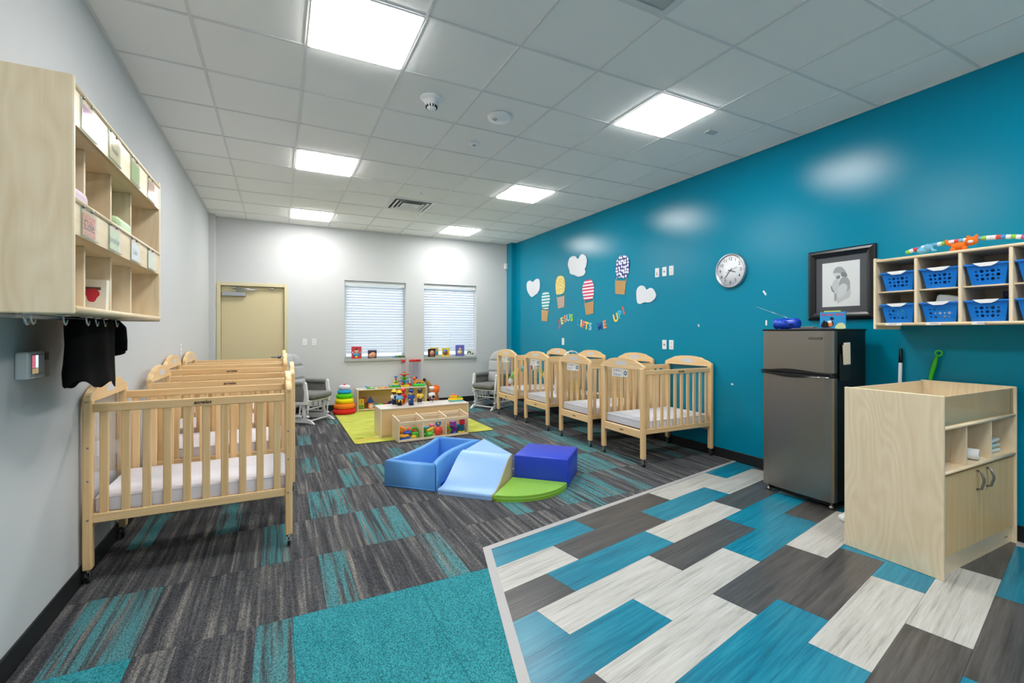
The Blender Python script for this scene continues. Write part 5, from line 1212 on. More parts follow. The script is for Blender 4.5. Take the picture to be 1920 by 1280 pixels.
def low_shelf(label, x0, y0, L, D, H, rot, back_near):
    t = thing('toy_shelf', label, 'shelf', (x0, y0, 0.0092), rot)
    H -= 0.0092; k = 0.016
    bm = NB(); bx(bm, -0.003, L + 0.003, -0.003, D + 0.003, H - k, H, 0.004, 2); obj('top', bm, m_lam, t)
    for xx in (0, L - k):
        bm = NB(); bx(bm, xx, xx + k, 0, D, 0, H - k, 0.003); obj('side_panel', bm, m_birch, t)
    bm = NB(); bx(bm, k, L - k, 0.004, D - 0.004, 0.012, 0.028); obj('bottom', bm, m_birchx, t)
    bm = NB(); bx(bm, k, L - k, 0.004 if back_near else D - 0.012, 0.012 if back_near else D - 0.004, 0.004, H - k); obj('back_panel', bm, wood('panel_honey', (232, 200, 150), (220, 184, 130), 'X', 20, 1.2, 0.34), t)
    return t
low_shelf('low birch shelf under the window with toys inside and on top', 1.205, 8.235, 1.215, 0.295, 0.380, 0.0, False)
low_shelf('low birch shelf with its back to the room, toy figures on top', 1.165, 6.035, 1.225, 0.375, 0.380, 0.028, True)
# clear fronted toy bin
BR = math.radians(4.2); BX, BY = 1.312, 5.668
t = thing('toy_bin', 'birch three-bay toy bin with clear front on the rug', 'toy bin', (BX, BY, 0.0092), BR)
BL, BD = 0.945, 0.285
hole_side = [(0, 0.0), (0, 0.262), (0.010, 0.270), (BD - 0.012, 0.305), (BD, 0.298), (BD, 0.0)]
def side_with_slot(x):
    bm = NB(); prism(bm, hole_side, x, x + 0.014, 'YZ', 0.002); return bm
for k, xx in enumerate((0, BL / 3 - 0.007, 2 * BL / 3 - 0.007, BL - 0.014)):
    p_ = obj('end_panel' if k in (0, 3) else 'divider', side_with_slot(xx), m_birch, t)
    if k == 0:
        bm = NB(); bx(bm, -0.0008, 0.0, 0.14, 0.21, 0.225, 0.245, 0.0); obj('grip_slot', bm, plain('slot_light', (236, 230, 216), 0.7), p_)
bm = NB(); bx(bm, 0.014, BL - 0.014, 0.004, 0.018, 0.205, 0.245, 0.003); obj('front_rail', bm, m_birchx, t)
bm = NB(); bx(bm, 0.014, BL - 0.014, 0.0, 0.018, 0.0, 0.028, 0.003); obj('base_rail', bm, m_birchx, t)
bm = NB(); bx(bm, 0.014, BL - 0.014, BD - 0.018, BD - 0.004, 0.235, 0.285, 0.003); obj('back_rail', bm, m_birchx, t)
bm = NB(); bx(bm, 0.014, BL - 0.014, 0.018, BD - 0.004, 0.0, 0.012); obj('bin_floor', bm, m_birchx, t)
bm = NB(); bx(bm, 0.014, BL - 0.014, BD - 0.012, BD - 0.008, 0.012, 0.235); obj('back_panel', bm, m_birchx, t)
for k in range(3):
    bm = NB(); bx(bm, 0.016 + k * BL / 3 + (0 if k == 0 else -0.006), (k + 1) * BL / 3 - 0.008, 0.006, 0.009, 0.026, 0.207); obj('clear_front', bm, m_acryl, t)
for xx in (BL / 3, 2 * BL / 3):
    for zz in (0.212, 0.238):
        bm = NB(); lathe(bm, [(0, 0.0), (0.005, 0.0), (0.004, -0.003), (0, -0.003)], 10, (xx, 0.0045, zz), 'Y'); obj('screw', bm, m_black, t)

# ------------------------------------------------------------------ toys
def tm(rgb, r=0.35): return plain('toy_%d_%d_%d' % rgb, rgb, r)
RED, ORG, YEL, GRN, BLU, SKY, PUR, PNK, WHT, BLK, NAVY = (222, 44, 40), (244, 130, 34), (246, 206, 40), (76, 190, 40), (24, 96, 200), (50, 160, 220), (126, 54, 160), (236, 110, 150), (238, 238, 236), (20, 20, 22), (26, 44, 92)
def binpt(x, y, z=0.0205): c_, s_ = math.cos(BR), math.sin(BR); return (BX + x * c_ - y * s_, BY + x * s_ + y * c_, z)
def toy(name, label, bm, rgb, p, grp='toys in the clear fronted bin', rz=0.0, cat='toy'):
    return solo(name, label, cat, bm, tm(rgb), p, grp, rz)
FL = 0.0214
# bay one
bm = NB(); torus(bm, (0, 0, 0.016), 0.055, 0.016, 24, 8); toy('toy_ring', 'royal blue toy ring at the bottom of the left bin bay', bm, BLU, binpt(0.10, 0.09, FL))
bm = NB(); torus(bm, (0, 0, 0.015), 0.048, 0.015, 24, 8); toy('toy_ring', 'yellow orange toy ring on top of the blue ring in the left bin bay', bm, (246, 176, 30), binpt(0.085, 0.085, FL + 0.033))
bm = NB(); torus(bm, (0, 0, 0.012), 0.045, 0.012, 24, 8); toy('toy_ring', 'small blue toy ring lying higher in the left bin bay', bm, (40, 70, 190), binpt(0.155, 0.135, FL + 0.065))
bm = NB(); bx(bm, -0.045, 0.045, -0.03, 0.03, 0, 0.075, 0.014, 2, RY(0.5)); bmesh.ops.translate(bm, verts=bm.verts[:], vec=(0, 0, 0.01)); toy('toy_wedge', 'orange toy block tilted in the left bin bay', bm, (244, 150, 40), binpt(0.085, 0.165, FL + 0.066))
bm = NB(); bx(bm, -0.014, 0.014, -0.02, 0.02, 0, 0.16, 0.01, 2); toy('toy_brick', 'upright sky blue toy against the left bin end', bm, SKY, binpt(0.034, 0.235, FL))
bm = NB(); ball(bm, (0, 0, 0.026), 0.036, 0.03, 0.026); toy('toy_egg', 'yellow toy egg at the front of the left bin bay', bm, YEL, binpt(0.21, 0.05, FL))
t = thing('toy_bucket', 'lime green toy bucket with handle and window in the left bin bay', 'toy', binpt(0.246, 0.12, FL), BR, 'toys in the clear fronted bin')
bm = NB(); bx(bm, -0.042, 0.042, -0.04, 0.04, 0, 0.075, 0.012, 2); obj('body', bm, tm(GRN), t)
bm = NB(); tube(bm, [(-0.04, 0, 0.06), (-0.055, 0, 0.10), (-0.03, 0, 0.125), (0.02, 0, 0.125), (0.04, 0, 0.10), (0.038, 0, 0.06)], 0.012, 8); obj('handle', bm, tm(GRN), t)
bm = NB(); ball(bm, (0.002, 0, 0.085), 0.026, 0.024, 0.022); obj('ball', bm, tm((210, 100, 50)), t)
bm = NB(); ball(bm, (0, 0, 0.035), 0.035); toy('toy_ball', 'small orange red ball behind the green bucket', bm, (226, 90, 40), binpt(0.205, 0.21, FL + 0.05))
# bay two
bm = NB(); ball(bm, (0, 0, 0.06), 0.058, 0.05, 0.06); toy('toy_drum', 'large red orange toy at the right of the middle bin bay', bm, (236, 72, 44), binpt(0.555, 0.10, FL))
bm = NB(); torus(bm, (0, 0, 0), 0.026, 0.012, 20, 8, 'Y'); toy('toy_ring', 'upright blue toy ring on top of the middle bin bay', bm, (20, 130, 210), binpt(0.55, 0.08, FL + 0.159))
bm = NB(); lathe(bm, [(0.014, -0.03), (0.026, -0.03), (0.028, 0.03), (0.014, 0.03), (0.014, -0.03)], 18, (0, 0, 0.028), 'Y'); toy('toy_tube', 'open green toy tube at the front of the middle bin bay', bm, (60, 176, 50), binpt(0.355, 0.06, FL))
bm = NB(); ball(bm, (0, 0, 0.03), 0.05, 0.04, 0.03); ball(bm, (0.035, 0, 0.052), 0.022); ball(bm, (-0.03, 0, 0.05), 0.018); toy('toy_frog', 'green lumpy toy animal in the middle bin bay', bm, (90, 190, 60), binpt(0.435, 0.09, FL))
bm = NB(); bx(bm, -0.05, 0.05, -0.014, 0.014, 0, 0.028, 0.012, 2, RY(-0.4)); toy('toy_banana', 'yellow curved toy above the green animal in the middle bin bay', bm, YEL, binpt(0.45, 0.10, FL + 0.078))
bm = NB(); tube(bm, [(-0.045, 0, 0.015), (0.0, 0, 0.022), (0.045, 0, 0.015)], [0.013, 0.016, 0.013], 10); toy('toy_rod', 'sky blue toy rod at the back of the middle bin bay', bm, (70, 170, 220), binpt(0.425, 0.19, FL + 0.08))
bm = NB(); bx(bm, -0.03, 0.03, -0.03, 0.03, 0, 0.04, 0.014, 2); toy('toy_block', 'pink toy block on the pile of the middle bin bay', bm, PNK, binpt(0.50, 0.185, FL + 0.10))
bm = NB(); ball(bm, (0, 0, 0.024), 0.024); toy('toy_ball', 'small orange toy ball at the left of the middle bin bay', bm, ORG, binpt(0.355, 0.20, FL + 0.09))
# bay three
bm = NB(); bx(bm, -0.034, 0.034, -0.034, 0.034, 0, 0.068, 0.005, 1, RZ(0.6)); toy('toy_cube', 'light purple toy cube on top of the right bin bay', bm, (158, 70, 180), binpt(0.765, 0.10, FL + 0.095))
bm = NB(); bx(bm, -0.045, 0.045, -0.04, 0.04, 0, 0.09, 0.01, 2); toy('toy_cube', 'dark purple toy cube under the light purple one', bm, (96, 40, 140), binpt(0.785, 0.12, FL))
bm = NB(); bx(bm, -0.038, 0.038, -0.012, 0.012, 0, 0.076, 0.006, 1); toy('toy_square', 'red square toy plate at the right end of the bin', bm, (226, 36, 60), binpt(0.875, 0.05, FL + 0.118))
bm = NB(); bx(bm, -0.036, 0.036, -0.03, 0.03, 0, 0.115, 0.01, 2); toy('toy_tower', 'teal blue toy block under the red plate', bm, (14, 90, 120), binpt(0.875, 0.075, FL))
bm = NB(); ball(bm, (0, 0, 0.026), 0.034, 0.03, 0.026); toy('toy_egg', 'yellow toy egg at the front of the right bin bay', bm, (240, 214, 40), binpt(0.885, 0.00 + 0.04, FL)) if False else bm.free()
bm = NB(); tube(bm, [(0, 0, 0.012), (0.02, 0, 0.06), (-0.01, 0, 0.10), (-0.04, 0, 0.12)], [0.012, 0.014, 0.012, 0.009], 10); toy('toy_snake', 'bent green toy in the right bin bay', bm, GRN, binpt(0.695, 0.06, FL))
bm = NB(); tube(bm, [(-0.02, 0, 0.02), (0.0, 0, 0.07), (-0.01, 0, 0.13), (-0.03, 0, 0.15)], [0.016, 0.020, 0.018, 0.012], 10); toy('toy_giraffe', 'tall orange toy in the right bin bay', bm, (246, 160, 30), binpt(0.715, 0.14, FL))
bm = NB(); bx(bm, -0.014, 0.014, -0.02, 0.02, 0, 0.13, 0.008, 2); toy('toy_brick', 'narrow dark blue toy at the left of the right bin bay', bm, (30, 60, 150), binpt(0.657, 0.16, FL))
bm = NB(); bx(bm, -0.022, 0.022, -0.018, 0.018, 0, 0.034, 0.008, 2); toy('toy_brick', 'small yellow toy brick at the front of the right bin bay', bm, YEL, binpt(0.835, 0.045, FL))

for k, (nm, lb, x, y, z, c, shp) in enumerate((
    ('toy_shape', 'yellow toy block under the orange wedge in the left bin bay', 0.10, 0.20, 0.0, (240, 190, 60), 'c'),
    ('toy_shape', 'red toy block in the back right corner of the left bin bay', 0.255, 0.225, 0.0, RED, 'c'), 
    ('toy_shape', 'green toy block at the back of the middle bin bay', 0.39, 0.235, 0.0, (70, 180, 60), 'c'), ('toy_shape', 'yellow toy block at the back of the middle bin bay', 0.47, 0.235, 0.0, YEL, 'c'),
    ('toy_shape', 'sky blue toy lump low in the right bin bay', 0.765, 0.035, 0.0, (30, 130, 180), 's'), ('toy_shape', 'yellow toy lemon at the front right of the bin', 0.885, 0.032, 0.0, (230, 214, 40), 's'),
    ('toy_shape', 'orange toy block at the back of the right bin bay', 0.72, 0.225, 0.0, (240, 140, 40), 'c'), ('toy_shape', 'teal toy block at the back right of the bin', 0.86, 0.215, 0.0, (20, 120, 150), 'c'),
    ('toy_shape', 'brown toy nut at the left front of the right bin bay', 0.665, 0.04, 0.0, (150, 90, 60), 's'))):
    bm = NB()
    if shp == 'b': ball(bm, (0, 0, 0.036), 0.042, 0.036, 0.036)
    elif shp == 's': ball(bm, (0, 0, 0.018), 0.026, 0.018, 0.018)
    else: bx(bm, -0.036, 0.036, -0.03, 0.03, 0, 0.095, 0.012, 2)
    toy(nm, lb, bm, c, binpt(x, y, FL + z), rz=BR)

# toy people on the near shelf
def figure(label, x, y, rz, hat, shirt, trousers, skin, shoes, hat_kind, extra=None):
    t = thing('toy_figure', label, 'toy figure', (x, y, 0.3805), rz, 'toy people on the low shelf')
    def m(c): return tm(c, 0.3)
    bm = NB()                                   # trousers: hips and two legs
    for s in (-1, 1): tube(bm, [(s * 0.017, 0, 0.012), (s * 0.017, 0, 0.055), (s * 0.012, 0, 0.075)], [0.019, 0.019, 0.020], 12)
    ball(bm, (0, 0, 0.074), 0.034, 0.024, 0.018); obj('trousers', bm, m(trousers), t)
    for s in (-1, 1):
        bm = NB(); ball(bm, (s * 0.019, -0.010, 0.010), 0.017, 0.028, 0.012, 12, 6)
        for v in bm.verts: v.co.z = max(0.0, v.co.z)
        obj('shoe', bm, m(shoes), t)
    bm = NB(); lathe(bm, [(0, 0.070), (0.034, 0.070), (0.038, 0.090), (0.036, 0.115), (0.024, 0.135), (0.012, 0.140), (0, 0.140)], 20, (0, 0, 0), 'Z', 1.0, 0.75); obj('shirt', bm, m(shirt), t)
    for s in (-1, 1):
        bm = NB(); tube(bm, [(s * 0.030, 0, 0.126), (s * 0.043, -0.004, 0.105), (s * 0.040, -0.018, 0.086)], [0.013, 0.013, 0.012], 10); ar = obj('arm', bm, m(shirt), t)
        bm = NB(); ball(bm, (s * 0.038, -0.024, 0.080), 0.010); obj('hand', bm, m(skin), ar)
    bm = NB(); ball(bm, (0, 0, 0.163), 0.030, 0.028, 0.030, 20, 12); hd = obj('head', bm, m(skin), t)
    bm = NB(); ball(bm, (0, -0.028, 0.160), 0.005, 0.005, 0.005, 8, 6); obj('nose', bm, m(skin), hd)
    for s in (-1, 1):
        bm = NB(); ball(bm, (s * 0.010, -0.0262, 0.167), 0.003, 0.0022, 0.004, 8, 6); obj('eye', bm, m(BLK), hd)
        bm = NB(); ball(bm, (s * 0.030, 0, 0.162), 0.005, 0.007, 0.009, 8, 6); obj('ear', bm, m(skin), hd)
    bm = NB()
    if hat_kind == 'brim': lathe(bm, [(0, 0.174), (0.044, 0.172), (0.046, 0.176), (0.030, 0.181), (0.027, 0.200), (0.015, 0.209), (0, 0.210)], 22)
    elif hat_kind == 'cap':
        lathe(bm, [(0, 0.176), (0.031, 0.176), (0.033, 0.186), (0.037, 0.198), (0.025, 0.206), (0, 0.208)], 20); bx(bm, -0.022, 0.022, -0.046, -0.024, 0.176, 0.181, 0.002)
    elif hat_kind == 'helmet': lathe(bm, [(0, 0.170), (0.033, 0.170), (0.036, 0.182), (0.030, 0.200), (0.015, 0.210), (0, 0.212)], 20)
    elif hat_kind == 'chef': lathe(bm, [(0, 0.176), (0.030, 0.176), (0.030, 0.190), (0.039, 0.197), (0.040, 0.207), (0.030, 0.216), (0, 0.218)], 22)
    obj('hat', bm, m(hat), t)
    if extra: extra(t, m)
    return t
def overalls(t, m):
    bm = NB(); bx(bm, -0.018, 0.018, -0.031, -0.026, 0.074, 0.118, 0.002); obj('bib', bm, m(NAVY), t)
    for s in (-1, 1):
        bm = NB(); tube(bm, [(s * 0.014, -0.028, 0.116), (s * 0.016, -0.018, 0.136), (s * 0.014, 0.010, 0.134)], 0.004, 6); obj('strap', bm, m(NAVY), t)
def belt(t, m):
    bm = NB(); torus(bm, (0, 0, 0.076), 0.034, 0.006, 20, 6, 'Z'); 
    for v in bm.verts: v.co.y *= 0.8
    obj('tool_belt', bm, m(YEL), t)
    for s in (-1, 1):
        bm = NB(); bx(bm, s * 0.024 - 0.010, s * 0.024 + 0.010, -0.036, -0.022, 0.050, 0.076, 0.003); obj('pouch', bm, m(YEL), t)
def badge(t, m):
    bm = NB(); bx(bm, -0.005, 0.005, -0.042, -0.036, 0.186, 0.194, 0.001); obj('badge', bm, m(SKY), t)
    bm = NB(); torus(bm, (0, 0, 0.076), 0.034, 0.004, 20, 6)
    for v in bm.verts: v.co.y *= 0.8
    obj('belt', bm, m(BLK), t)
def vest(t, m):
    bm = NB(); bx(bm, -0.004, 0.004, -0.030, -0.026, 0.080, 0.128, 0.001); obj('vest_opening', bm, m(WHT), t)
    bm = NB(); bx(bm, -0.028, -0.014, -0.032, -0.027, 0.092, 0.108, 0.002); obj('radio', bm, m((120, 40, 20)), t)
def pan(t, m):
    bm = NB(); lathe(bm, [(0, 0), (0.022, 0), (0.024, 0.008), (0, 0.008)], 20, (0.0, -0.044, 0.075), 'Y'); obj('pan', bm, m(BLK), t)
    bm = NB(); bx(bm, -0.024, 0.024, -0.030, -0.026, 0.045, 0.085, 0.002); obj('apron', bm, m(WHT), t)
TAN, BRN, DBR = (228, 180, 140), (110, 66, 44), (84, 52, 38)
figure('farmer toy figure in navy overalls and yellow straw hat', 1.409, 6.355, 0.35, (240, 196, 40), WHT, NAVY, DBR, BLK, 'brim', overalls)
figure('builder toy figure in light blue shirt with yellow tool belt', 1.450, 6.225, 0.35, (246, 200, 20), (120, 190, 230), BLK, DBR, BLK, 'brim', belt)
figure('firefighter toy figure all in red behind the builder', 1.535, 6.372, 0.3, RED, RED, RED, (196, 60, 50), (220, 120, 40), 'helmet')
figure('toy figure in dark green top and blue trousers behind the policeman', 1.645, 6.362, 0.3, BLK, (20, 90, 50), (20, 120, 200), DBR, (20, 120, 200), 'helmet', None)
figure('police toy figure in blue uniform and cap', 1.598, 6.185, 0.35, (30, 70, 150), (26, 76, 160), (26, 76, 160), TAN, BLK, 'cap', badge)
figure('toy figure in yellow vest and dark helmet', 1.746, 6.275, 0.3, (60, 62, 66), YEL, (30, 40, 70), DBR, WHT, 'helmet', vest)
figure('chef toy figure in white hat holding a black pan', 1.935, 6.335, 0.3, WHT, WHT, (100, 40, 34), (190, 130, 100), WHT, 'chef', pan)
# building bricks on the near shelf
t = thing('toy_brick_stack', 'stack of yellow and teal building bricks on the low shelf', 'building bricks', (2.262, 6.255, 0.3805), 0.05)
def brick(x0, x1, y0, y1, z0, z1, c):
    bm = NB(); bx(bm, x0, x1, y0, y1, z0, z1, 0.002); br = obj('brick', bm, tm(c, 0.25), t)
    nx, ny = max(1, int((x1 - x0) / 0.03)), max(1, int((y1 - y0) / 0.03))
    for i in range(nx):
        for j in range(ny):
            bm = NB(); lathe(bm, [(0, z1), (0.009, z1), (0.009, z1 + 0.006), (0, z1 + 0.006)], 10, (x0 + (i + 0.5) * (x1 - x0) / nx, y0 + (j + 0.5) * (y1 - y0) / ny, 0)); obj('stud', bm, tm(c, 0.25), br)
brick(-0.095, 0.095, -0.045, 0.045, 0.0, 0.020, (70, 180, 190)); brick(-0.098, 0.098, -0.045, 0.045, 0.020, 0.042, YEL); brick(-0.075, 0.015, -0.03, 0.03, 0.042, 0.085, (244, 190, 40)); brick(0.030, 0.090, -0.03, 0.03, 0.042, 0.058, GRN)
brick(0.020, 0.06, 0.0, 0.03, 0.058, 0.075, (240, 110, 70)); brick(-0.06, 0.0, -0.02, 0.02, 0.091, 0.100, (240, 120, 130))

# stacking ring toy on the rug
t = thing('stacking_ring_toy', 'tall rainbow stacking ring toy with plush rings beside the shelf', 'stacking toy', (0.985, 8.16, 0.0092))
zz = 0.0; nr = [(RED, 0.185, 0.085), (ORG, 0.172, 0.095), ((244, 224, 20), 0.150, 0.085), ((90, 200, 20), 0.136, 0.080), ((40, 160, 214), 0.112, 0.070), ((222, 214, 230), 0.095, 0.080)]
for c, R, h in nr:
    bm = NB(); lathe(bm, [(0, 0.004)] + [(R - h / 2 + h / 2 * math.cos(a), h / 2 + h / 2 * math.sin(a)) for a in [-PI / 2 + PI * k / 10 for k in range(11)]] + [(0, h - 0.004)], 32, (0, 0, zz))
    obj('ring', bm, plain('plush_ring_%d_%d_%d' % c, c, 0.75, 0, 0.2, 0.5, 40), t); zz += h - 0.004
bm = NB(); lathe(bm, [(0, zz - 0.01), (0.024, zz - 0.01), (0.020, zz + 0.012), (0, zz + 0.034)], 16); obj('tip', bm, tm(RED, 0.7), t)

# toys on the far shelf
ZT = 0.3805
t = thing('pound_ball_tower', 'ball drop toy with red green and blue leaf trays on yellow base', 'toy', (2.036, 8.35, ZT), 0, 'toys on the far shelf')
bm = NB(); bx(bm, -0.075, 0.085, -0.06, 0.06, 0, 0.035, 0.012, 2); obj('base', bm, tm(YEL), t)
bm = NB(); tube(bm, [(0, 0, 0.03), (0, 0, 0.255)], 0.018, 12); obj('post', bm, tm(GRN), t)
for k, (c, z_) in enumerate((((40, 150, 220), 0.095), (GRN, 0.155), (RED, 0.215))):
    bm = NB(); a0 = 0.5 * k
    pts = []
    for i in range(24):
        a = 2 * PI * i / 24; pts.append(((0.070 + 0.022 * math.cos(4 * a)) * math.cos(a + a0) * 1.05, (0.070 + 0.022 * math.cos(4 * a)) * math.sin(a + a0)))
    prism(bm, pts, z_, z_ + 0.014, 'XY', 0.003); lathe(bm, [(0, z_ - 0.025), (0.022, z_ - 0.025), (0.05, z_ + 0.002), (0, z_ + 0.002)], 18); obj('leaf_tray', bm, tm(c), t)
bm = NB(); ball(bm, (0, 0, 0.262), 0.02); obj('knob', bm, tm(RED), t)
bm = NB(); ball(bm, (-0.045, -0.045, 0.058), 0.024); obj('ball', bm, tm(RED), t)
t = thing('spinner_toy', 'round carousel toy with green base and blue funnel top', 'toy', (1.880, 8.33, ZT), 0, 'toys on the far shelf')
bm = NB(); lathe(bm, [(0, 0), (0.070, 0), (0.074, 0.012), (0.068, 0.028), (0, 0.03)], 28); obj('base', bm, tm(GRN), t)
bm = NB(); lathe(bm, [(0, 0.028), (0.072, 0.030), (0.075, 0.038), (0.06, 0.048), (0, 0.048)], 28); obj('ring', bm, tm((40, 160, 180)), t)
bm = NB(); lathe(bm, [(0, 0.046), (0.062, 0.046), (0.06, 0.066), (0.03, 0.074), (0, 0.074)], 24); obj('drum', bm, tm(YEL), t)
for k in range(4):
    a = PI / 2 * k + 0.4; bm = NB(); ball(bm, (0.035 * math.cos(a), 0.035 * math.sin(a), 0.10), 0.022, 0.022, 0.028); obj('character_knob', bm, tm((RED, YEL, (214, 200, 160), GRN)[k]), t)
bm = NB(); tube(bm, [(0, 0, 0.07), (0, 0, 0.17)], 0.014, 10); obj('post', bm, tm(RED), t)
bm = NB(); lathe(bm, [(0, 0.165), (0.014, 0.165), (0.016, 0.18), (0.04, 0.196), (0.036, 0.202), (0, 0.196)], 20); obj('funnel', bm, tm((30, 130, 214)), t)
t = thing('rainbow_toy', 'rainbow arch toy on a bright green base', 'toy', (2.290, 8.32, ZT), 0, 'toys on the far shelf')
bm = NB(); bx(bm, -0.105, 0.105, -0.06, 0.06, 0, 0.045, 0.014, 2); obj('base', bm, tm((60, 200, 60)), t)
for R, c in ((0.088, ORG), (0.062, YEL), (0.038, PUR)):
    bm = NB(); tube(bm, [(R * math.cos(a), 0, 0.045 + R * 0.72 * math.sin(a)) for a in [PI * k / 14 for k in range(15)]], 0.013, 8); obj('arch', bm, tm(c), t)
t = thing('panda_toy', 'small black and white panda toy on a red base', 'toy', (2.150, 8.43, ZT), 0, 'toys on the far shelf')
bm = NB(); bx(bm, -0.03, 0.03, -0.03, 0.03, 0, 0.045, 0.006, 2); obj('base', bm, tm(RED), t)
bm = NB(); ball(bm, (0, 0, 0.075), 0.028, 0.026, 0.032); ball(bm, (0, -0.002, 0.118), 0.027); obj('body', bm, tm(WHT), t)
for s in (-1, 1):
    bm = NB(); ball(bm, (s * 0.022, 0, 0.143), 0.010); obj('ear', bm, tm(BLK), t)
    bm = NB(); ball(bm, (s * 0.011, -0.024, 0.121), 0.007, 0.005, 0.008); obj('eye_patch', bm, tm(BLK), t)
    bm = NB(); ball(bm, (s * 0.026, -0.010, 0.082), 0.011, 0.016, 0.014); obj('arm', bm, tm(BLK), t)
t = thing('ball_rattle', 'orange and purple ball rattle behind the rainbow toy', 'toy', (2.245, 8.405, ZT), 0, 'toys on the far shelf')
bm = NB(); lathe(bm, [(0, 0), (0.03, 0), (0.02, 0.02), (0.012, 0.10), (0, 0.10)], 14); obj('stand', bm, tm(PUR), t)
bm = NB(); ball(bm, (-0.012, 0, 0.135), 0.034); obj('ball', bm, tm((240, 110, 30)), t)
bm = NB(); ball(bm, (0.026, 0, 0.152), 0.020); obj('ball', bm, tm((60, 40, 120)), t)
for k, (x, c1, c2, lb, kind) in enumerate(((1.385, SKY, GRN, 'teal and green toy bird at the left of the far shelf top', 'bird'), (1.462, (110, 200, 90), WHT, 'flat green toy dish on the far shelf top', 'dish'), (1.598, (240, 180, 40), YEL, 'flat yellow toy dish on the far shelf top', 'dish'), (1.712, (240, 150, 80), ORG, 'flat orange toy dish on the far shelf top', 'dish'), (1.782, (60, 180, 180), GRN, 'teal and green toy bird beside the carousel toy', 'bird'))):
    t = thing('toy_' + kind, lb, 'toy', (x, 8.305, ZT), 0, 'toys on the far shelf')
    if kind == 'dish':
        bm = NB(); lathe(bm, [(0, 0), (0.034, 0), (0.048, 0.014), (0.046, 0.017), (0.030, 0.008), (0, 0.008)], 22, (0, 0, 0), 'Z', 1.1, 0.8); obj('bowl', bm, tm(c1), t)
        bm = NB(); ball(bm, (0, 0, 0.012), 0.024, 0.018, 0.006); obj('inset', bm, tm(c2), t)
    else:
        bm = NB(); ball(bm, (0.008, 0, 0.018), 0.032, 0.022, 0.018); obj('body', bm, tm(c2), t)
        bm = NB(); tube(bm, [(-0.012, 0, 0.022), (-0.028, 0, 0.042), (-0.034, 0, 0.058)], [0.014, 0.012, 0.005], 10); obj('tail', bm, tm(c1), t)
# clear ball tubes with red caps
t = thing('clear_tube_toy', 'single clear tube with red cap standing on the far shelf', 'sensory tube', (2.052, 8.475, ZT), 0, 'clear tubes with red caps')
m_tube = clear('tube_clear', (252, 251, 254), 1.01, 0.05); m_cap = tm((222, 50, 40))
def tube_parts(t):
    bm = NB(); lathe(bm, [(0.030, 0.0), (0.033, 0.0), (0.033, 0.44), (0.030, 0.44), (0.030, 0.0)], 24); obj('tube', bm, m_tube, t)
    bm = NB(); lathe(bm, [(0, 0.44), (0.036, 0.44), (0.037, 0.475), (0.033, 0.482), (0, 0.482)], 24); obj('cap', bm, m_cap, t)
tube_parts(t)
for x, y, lb in ((2.196, 8.495, 'left clear tube of the three with touching red caps'), (2.272, 8.495, 'middle clear tube of the three with touching red caps'), (2.348, 8.495, 'right clear tube of the three with touching red caps')):
    dup(t, (x, y, ZT), 0, lb)
# toys inside the far shelf
ZI = 0.0378
def cube_toy(label, x, y, s, c, face=None, z=ZI):
    t = thing('toy_block', label, 'block', (x, y, z), 0, 'blocks in the far shelf')
    bm = NB(); bx(bm, -s / 2, s / 2, -s / 2, s / 2, 0, s, 0.004); obj('cube', bm, tm(c), t)
    if face: face(t, s)
    return t
def two(t, s): lettering('2', s * 0.9, tm(BLK), t, 'back', (0, -s / 2 - 0.001, s / 2), world=False, depth=0.001)
def dotsf(t, s):
    for i in range(3):
        for j in range(3):
            bm = NB(); lathe(bm, [(0, 0), (0.010, 0), (0.010, -0.002), (0, -0.002)], 10, ((i - 1) * s * 0.28, -s / 2, s / 2 + (j - 1) * s * 0.28), 'Y'); obj('dot', bm, tm((40, 90, 30)), t)
def facef(t, s):
    bm = NB(); lathe(bm, [(0, 0), (s * 0.36, 0), (s * 0.36, -0.003), (0, -0.003)], 22, (0, -s / 2, s * 0.46), 'Y'); f_ = obj('face_disc', bm, tm((240, 236, 220)), t)
    for sx in (-1, 1):
        bm = NB(); lathe(bm, [(0, 0), (s * 0.08, 0), (s * 0.08, -0.002), (0, -0.002)], 12, (sx * s * 0.13, -s / 2 - 0.003, s * 0.52), 'Y'); obj('eye', bm, tm(BLK), f_)
cube_toy('lime block with dots at the bottom left of the far shelf', 1.275, 8.31, 0.085, (170, 200, 50), dotsf)
cube_toy('yellow block numbered 2 on top of the lime dotted block', 1.275, 8.31, 0.085, (236, 190, 50), two, ZI + 0.086)
cube_toy('brown orange block at the back of the far shelf', 1.352, 8.42, 0.09, (150, 84, 50), None, ZI)
cube_toy('brown orange block stacked at the back of the far shelf', 1.352, 8.42, 0.085, (170, 100, 60), None, ZI + 0.091)
cube_toy('orange block with a round smiling face in the far shelf', 1.435, 8.31, 0.095, (226, 120, 70), facef)
t = thing('blue_pyramid', 'blue triangular toy standing on the face block in the far shelf', 'block', (1.437, 8.325, ZI + 0.096), 0, 'blocks in the far shelf')
bm = NB(); prism(bm, [(-0.065, 0), (0.065, 0), (0, 0.11)], -0.03, 0.03, 'XZ', 0.004); obj('wedge', bm, tm((28, 76, 160)), t)
for x, c, lb in ((1.525, (60, 150, 170), 'teal block beside the face block in the far shelf'), (1.60, (120, 190, 60), 'green block low in the far shelf'), (1.69, (180, 60, 50), 'dark red block low in the far shelf')):
    cube_toy(lb, x, 8.32, 0.075, c)
t = thing('navy_dome_toy', 'navy half dome toy in the far shelf behind the figures', 'toy', (1.79, 8.35, ZI), 0, 'blocks in the far shelf')
bm = NB(); lathe(bm, [(0, 0), (0.07, 0), (0.066, 0.045), (0.045, 0.085), (0, 0.105)], 24); obj('dome', bm, tm((26, 40, 100)), t)
